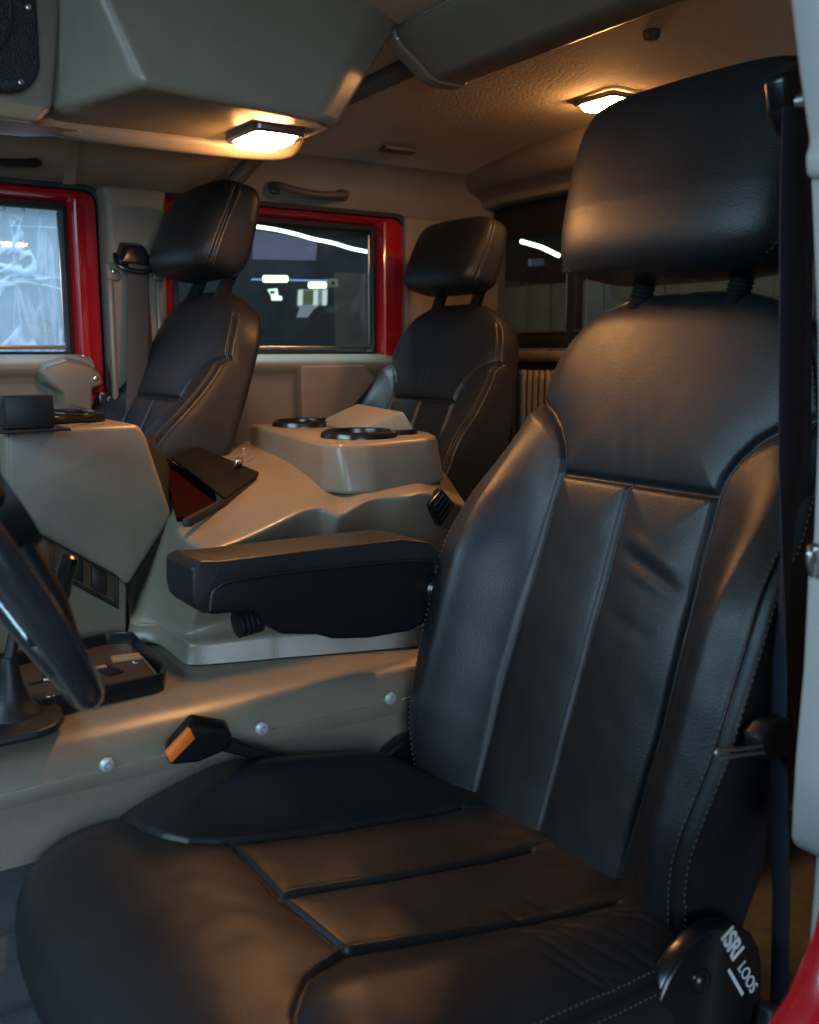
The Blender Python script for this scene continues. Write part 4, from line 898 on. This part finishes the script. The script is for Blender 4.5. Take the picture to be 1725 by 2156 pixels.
at_par(link('tongue_grip', bm_mesh(prism(tg, [tuple(np.array(p) + np.array([.0, .022, 0])) for p in tg], .006, 3)), BLACK), nb)
at_par(link('tongue_plate', bm_mesh(tube(catmull([P_(1605, 1570, .60), P_(1550, 1578, .60), P_(1515, 1580, .60), P_(1508, 1590, .60), P_(1520, 1596, .60), P_(1560, 1590, .60), P_(1608, 1584, .60)], 5), .0022, 8)), METAL), nb)
ga = [P_(1655, 150, .64), P_(1700, 120, .64), P_(1712, 260, .64), P_(1690, 290, .64), P_(1662, 235, .64)]
at_par(link('belt_guide', bm_mesh(prism(ga, [tuple(np.array(p) + np.array([0, .03, 0])) for p in ga], .008, 3)), GLOSS), nb)
at_par(link('guide_bolt', bm_mesh(lathe([(0, -.014), (.008, -.014), (.012, -.010), (.012, 0), (0, 0)], P_(1687, 215, .64), 'Y', 20)), METAL), nb)

# ---- the garage outside
gw = empty('garage_wall', (2.5, 5.2, 0)); struct(gw)
DARKW = mat('dark_garage_wall', (.015, .018, .020), .7)
at_par(link('back_panel', bm_mesh(box((1.5, 5.9, 1.2), (9, .05, 4), 0)), DARKW), gw)
at_par(link('side_panel', bm_mesh(box((5.2, 3.0, 1.2), (.05, 6, 4), 0)), DARKW), gw)
fence = empty('plank_fence', (3.4, 5.0, 0), 'brown upright plank fence seen through the rear side window', 'fence')
PLANK = mat('brown_weathered_plank', (.13, .085, .05), .75, bump=.6, bscale=30, var=.3, vscale=14)
pm = bm_mesh(box((0, 0, 0), (.155, .025, 2.6), .003)); pm.materials.append(PLANK)
for i in range(16): at_par(link('plank', pm, None, None), fence).location = (2.94 + .16 * i, 5.02 + .006 * (i % 3), .15)
for o_ in fence.children: o_.matrix_parent_inverse = Matrix.Translation(fence.location).inverted()
f2 = empty('plank_fence', (3.7, 3.2, 0), 'brown upright plank fence seen through the back window', 'fence')
pm2 = bm_mesh(box((0, 0, 0), (.025, .20, 2.4), .003)); pm2.materials.append(PLANK)
for i in range(14): 
    o_ = at_par(link('plank', pm2, None, None), f2); o_.location = (3.75 + .006 * (i % 2), 2.2 + .205 * i, .17)
def gtube(name, pts, r, m, label, cat, group=None):
    o = link(name, bm_mesh(tube([tuple(p) for p in pts], r, 10)), m); return tag(o, label, cat, group)
gtube('led_strip', catmull([at(540, 477, Y=4.6), at(580, 483, Y=4.6), at(625, 493, Y=4.6), at(660, 503, Y=4.6), at(700, 511, Y=4.6), at(740, 523, Y=4.6), at(775, 530, Y=4.6)], 6), .008, LED, 'bright wavy light strip across the top of the rear side window', 'light strip')
gtube('led_strip', [at(1098, 508, X=3.4), at(1140, 520, X=3.4), at(1177, 538, X=3.4)], .010, LED, 'short slanting light strip seen in the back window', 'light strip')
gtube('fluorescent_tube', [at(556, 587, Y=4.7), at(604, 587, Y=4.7)], .017, TUBE, 'left and larger glowing tube lamp in the rear side window', 'tube lamp', 'tube lamps in the garage')
gtube('fluorescent_tube', [at(652, 600, Y=4.7), at(685, 600, Y=4.7)], .016, TUBE, 'right and smaller glowing tube lamp in the rear side window', 'tube lamp', 'tube lamps in the garage')
gtube('blue_light_line', [at(530, 588, Y=4.75), at(690, 591, Y=4.75)], .004, LEDB, 'thin blue light line behind the two tube lamps', 'light line')
def gplane(name, quad, Y, m, label=None, cat=None, th=.02, par=None):
    a = [at(x, y, Y=Y) for x, y in quad]
    o = link(name, bm_mesh(prism([tuple(p) for p in a], [tuple(p + np.array([0, th, 0])) for p in a], 0)), m)
    if label: tag(o, label, cat)
    if par is not None: at_par(o, par)
    return o
gplane('grey_screen', [(535, 482), (690, 510), (688, 548), (535, 545)], 5.3, emission('lavender_wall_glow', (.10, .11, .19), 1.0), 'pale lavender wall patch, given a glow, behind the light strip', 'wall panel')  # no lamp here: emission stands in for light falling on the wall
gplane('dark_post', [(672, 500), (700, 505), (697, 552), (668, 552)], 5.2, DARKW, 'dark post crossing the lavender wall patch', 'post')
sg = empty('lit_sign', tuple(at(575, 620, Y=4.9)), 'small glowing white sign left in the rear side window', 'sign')
gplane('sign_face', [(567, 609), (584, 607), (586, 622), (594, 624), (594, 632), (576, 632), (574, 622)], 4.9, SIGNLIT, par=sg)
gplane('sign_mark', [(571, 612), (580, 612), (578, 618), (572, 619)], 4.88, DARKW, par=sg, th=.015)
hw = empty('lit_window', tuple(at(655, 630, Y=5.1)), 'lit white framed garage window seen in the rear side window', 'window')
gplane('window_pane', [(630, 610), (690, 606), (690, 636), (676, 640), (660, 652), (648, 668), (628, 668), (634, 648), (628, 642)], 5.15, SCREEN, par=hw)
for x in (635, 667, 686): gplane('window_post', [(x - 3, 610), (x + 3, 609), (x + 2, 642), (x - 4, 643)], 5.1, emission('glowing_post', (.8, 1, .95), .9) if x == 635 else bpy.data.materials['glowing_post'], par=hw)  # posts emit a little, in place of light falling on them
gplane('window_view', [(640, 612), (662, 611), (662, 640), (640, 642)], 5.12, emission('glowing_foliage', (.12, .13, .05), .8), par=hw, th=.01)  # view is made to glow instead of being lit
jb = empty('junction_box', tuple(at(703, 595, Y=4.9)), 'small white wall box beside the tube lamps', 'box')
gplane('box_body', [(695, 587), (712, 587), (712, 604), (695, 604)], 4.9, mat('grey_box_plastic', (.5, .52, .5), .5), par=jb, th=.05)
gplane('box_knob', [(699, 592), (705, 592), (705, 599), (699, 599)], 4.895, BLACK, par=jb, th=.01)
gplane('wall_plate', [(1118, 545), (1146, 544), (1146, 559), (1118, 560)], 4.2, mat('pale_plate', (.35, .38, .45), .5), 'pale wall plate seen through the back window', 'wall plate')
# bright surface beyond the front window
o = link('bright_garage_panel', bm_mesh(box((.2, 3.9, 1.3), (1.9, .04, 1.5), 0)), mat('pale_blue_garage_door', (.24, .34, .43), .6, var=.4, vscale=3, bump=.2, bscale=20)); tag(o, 'pale blue lit garage door beyond the front side window', 'garage door')
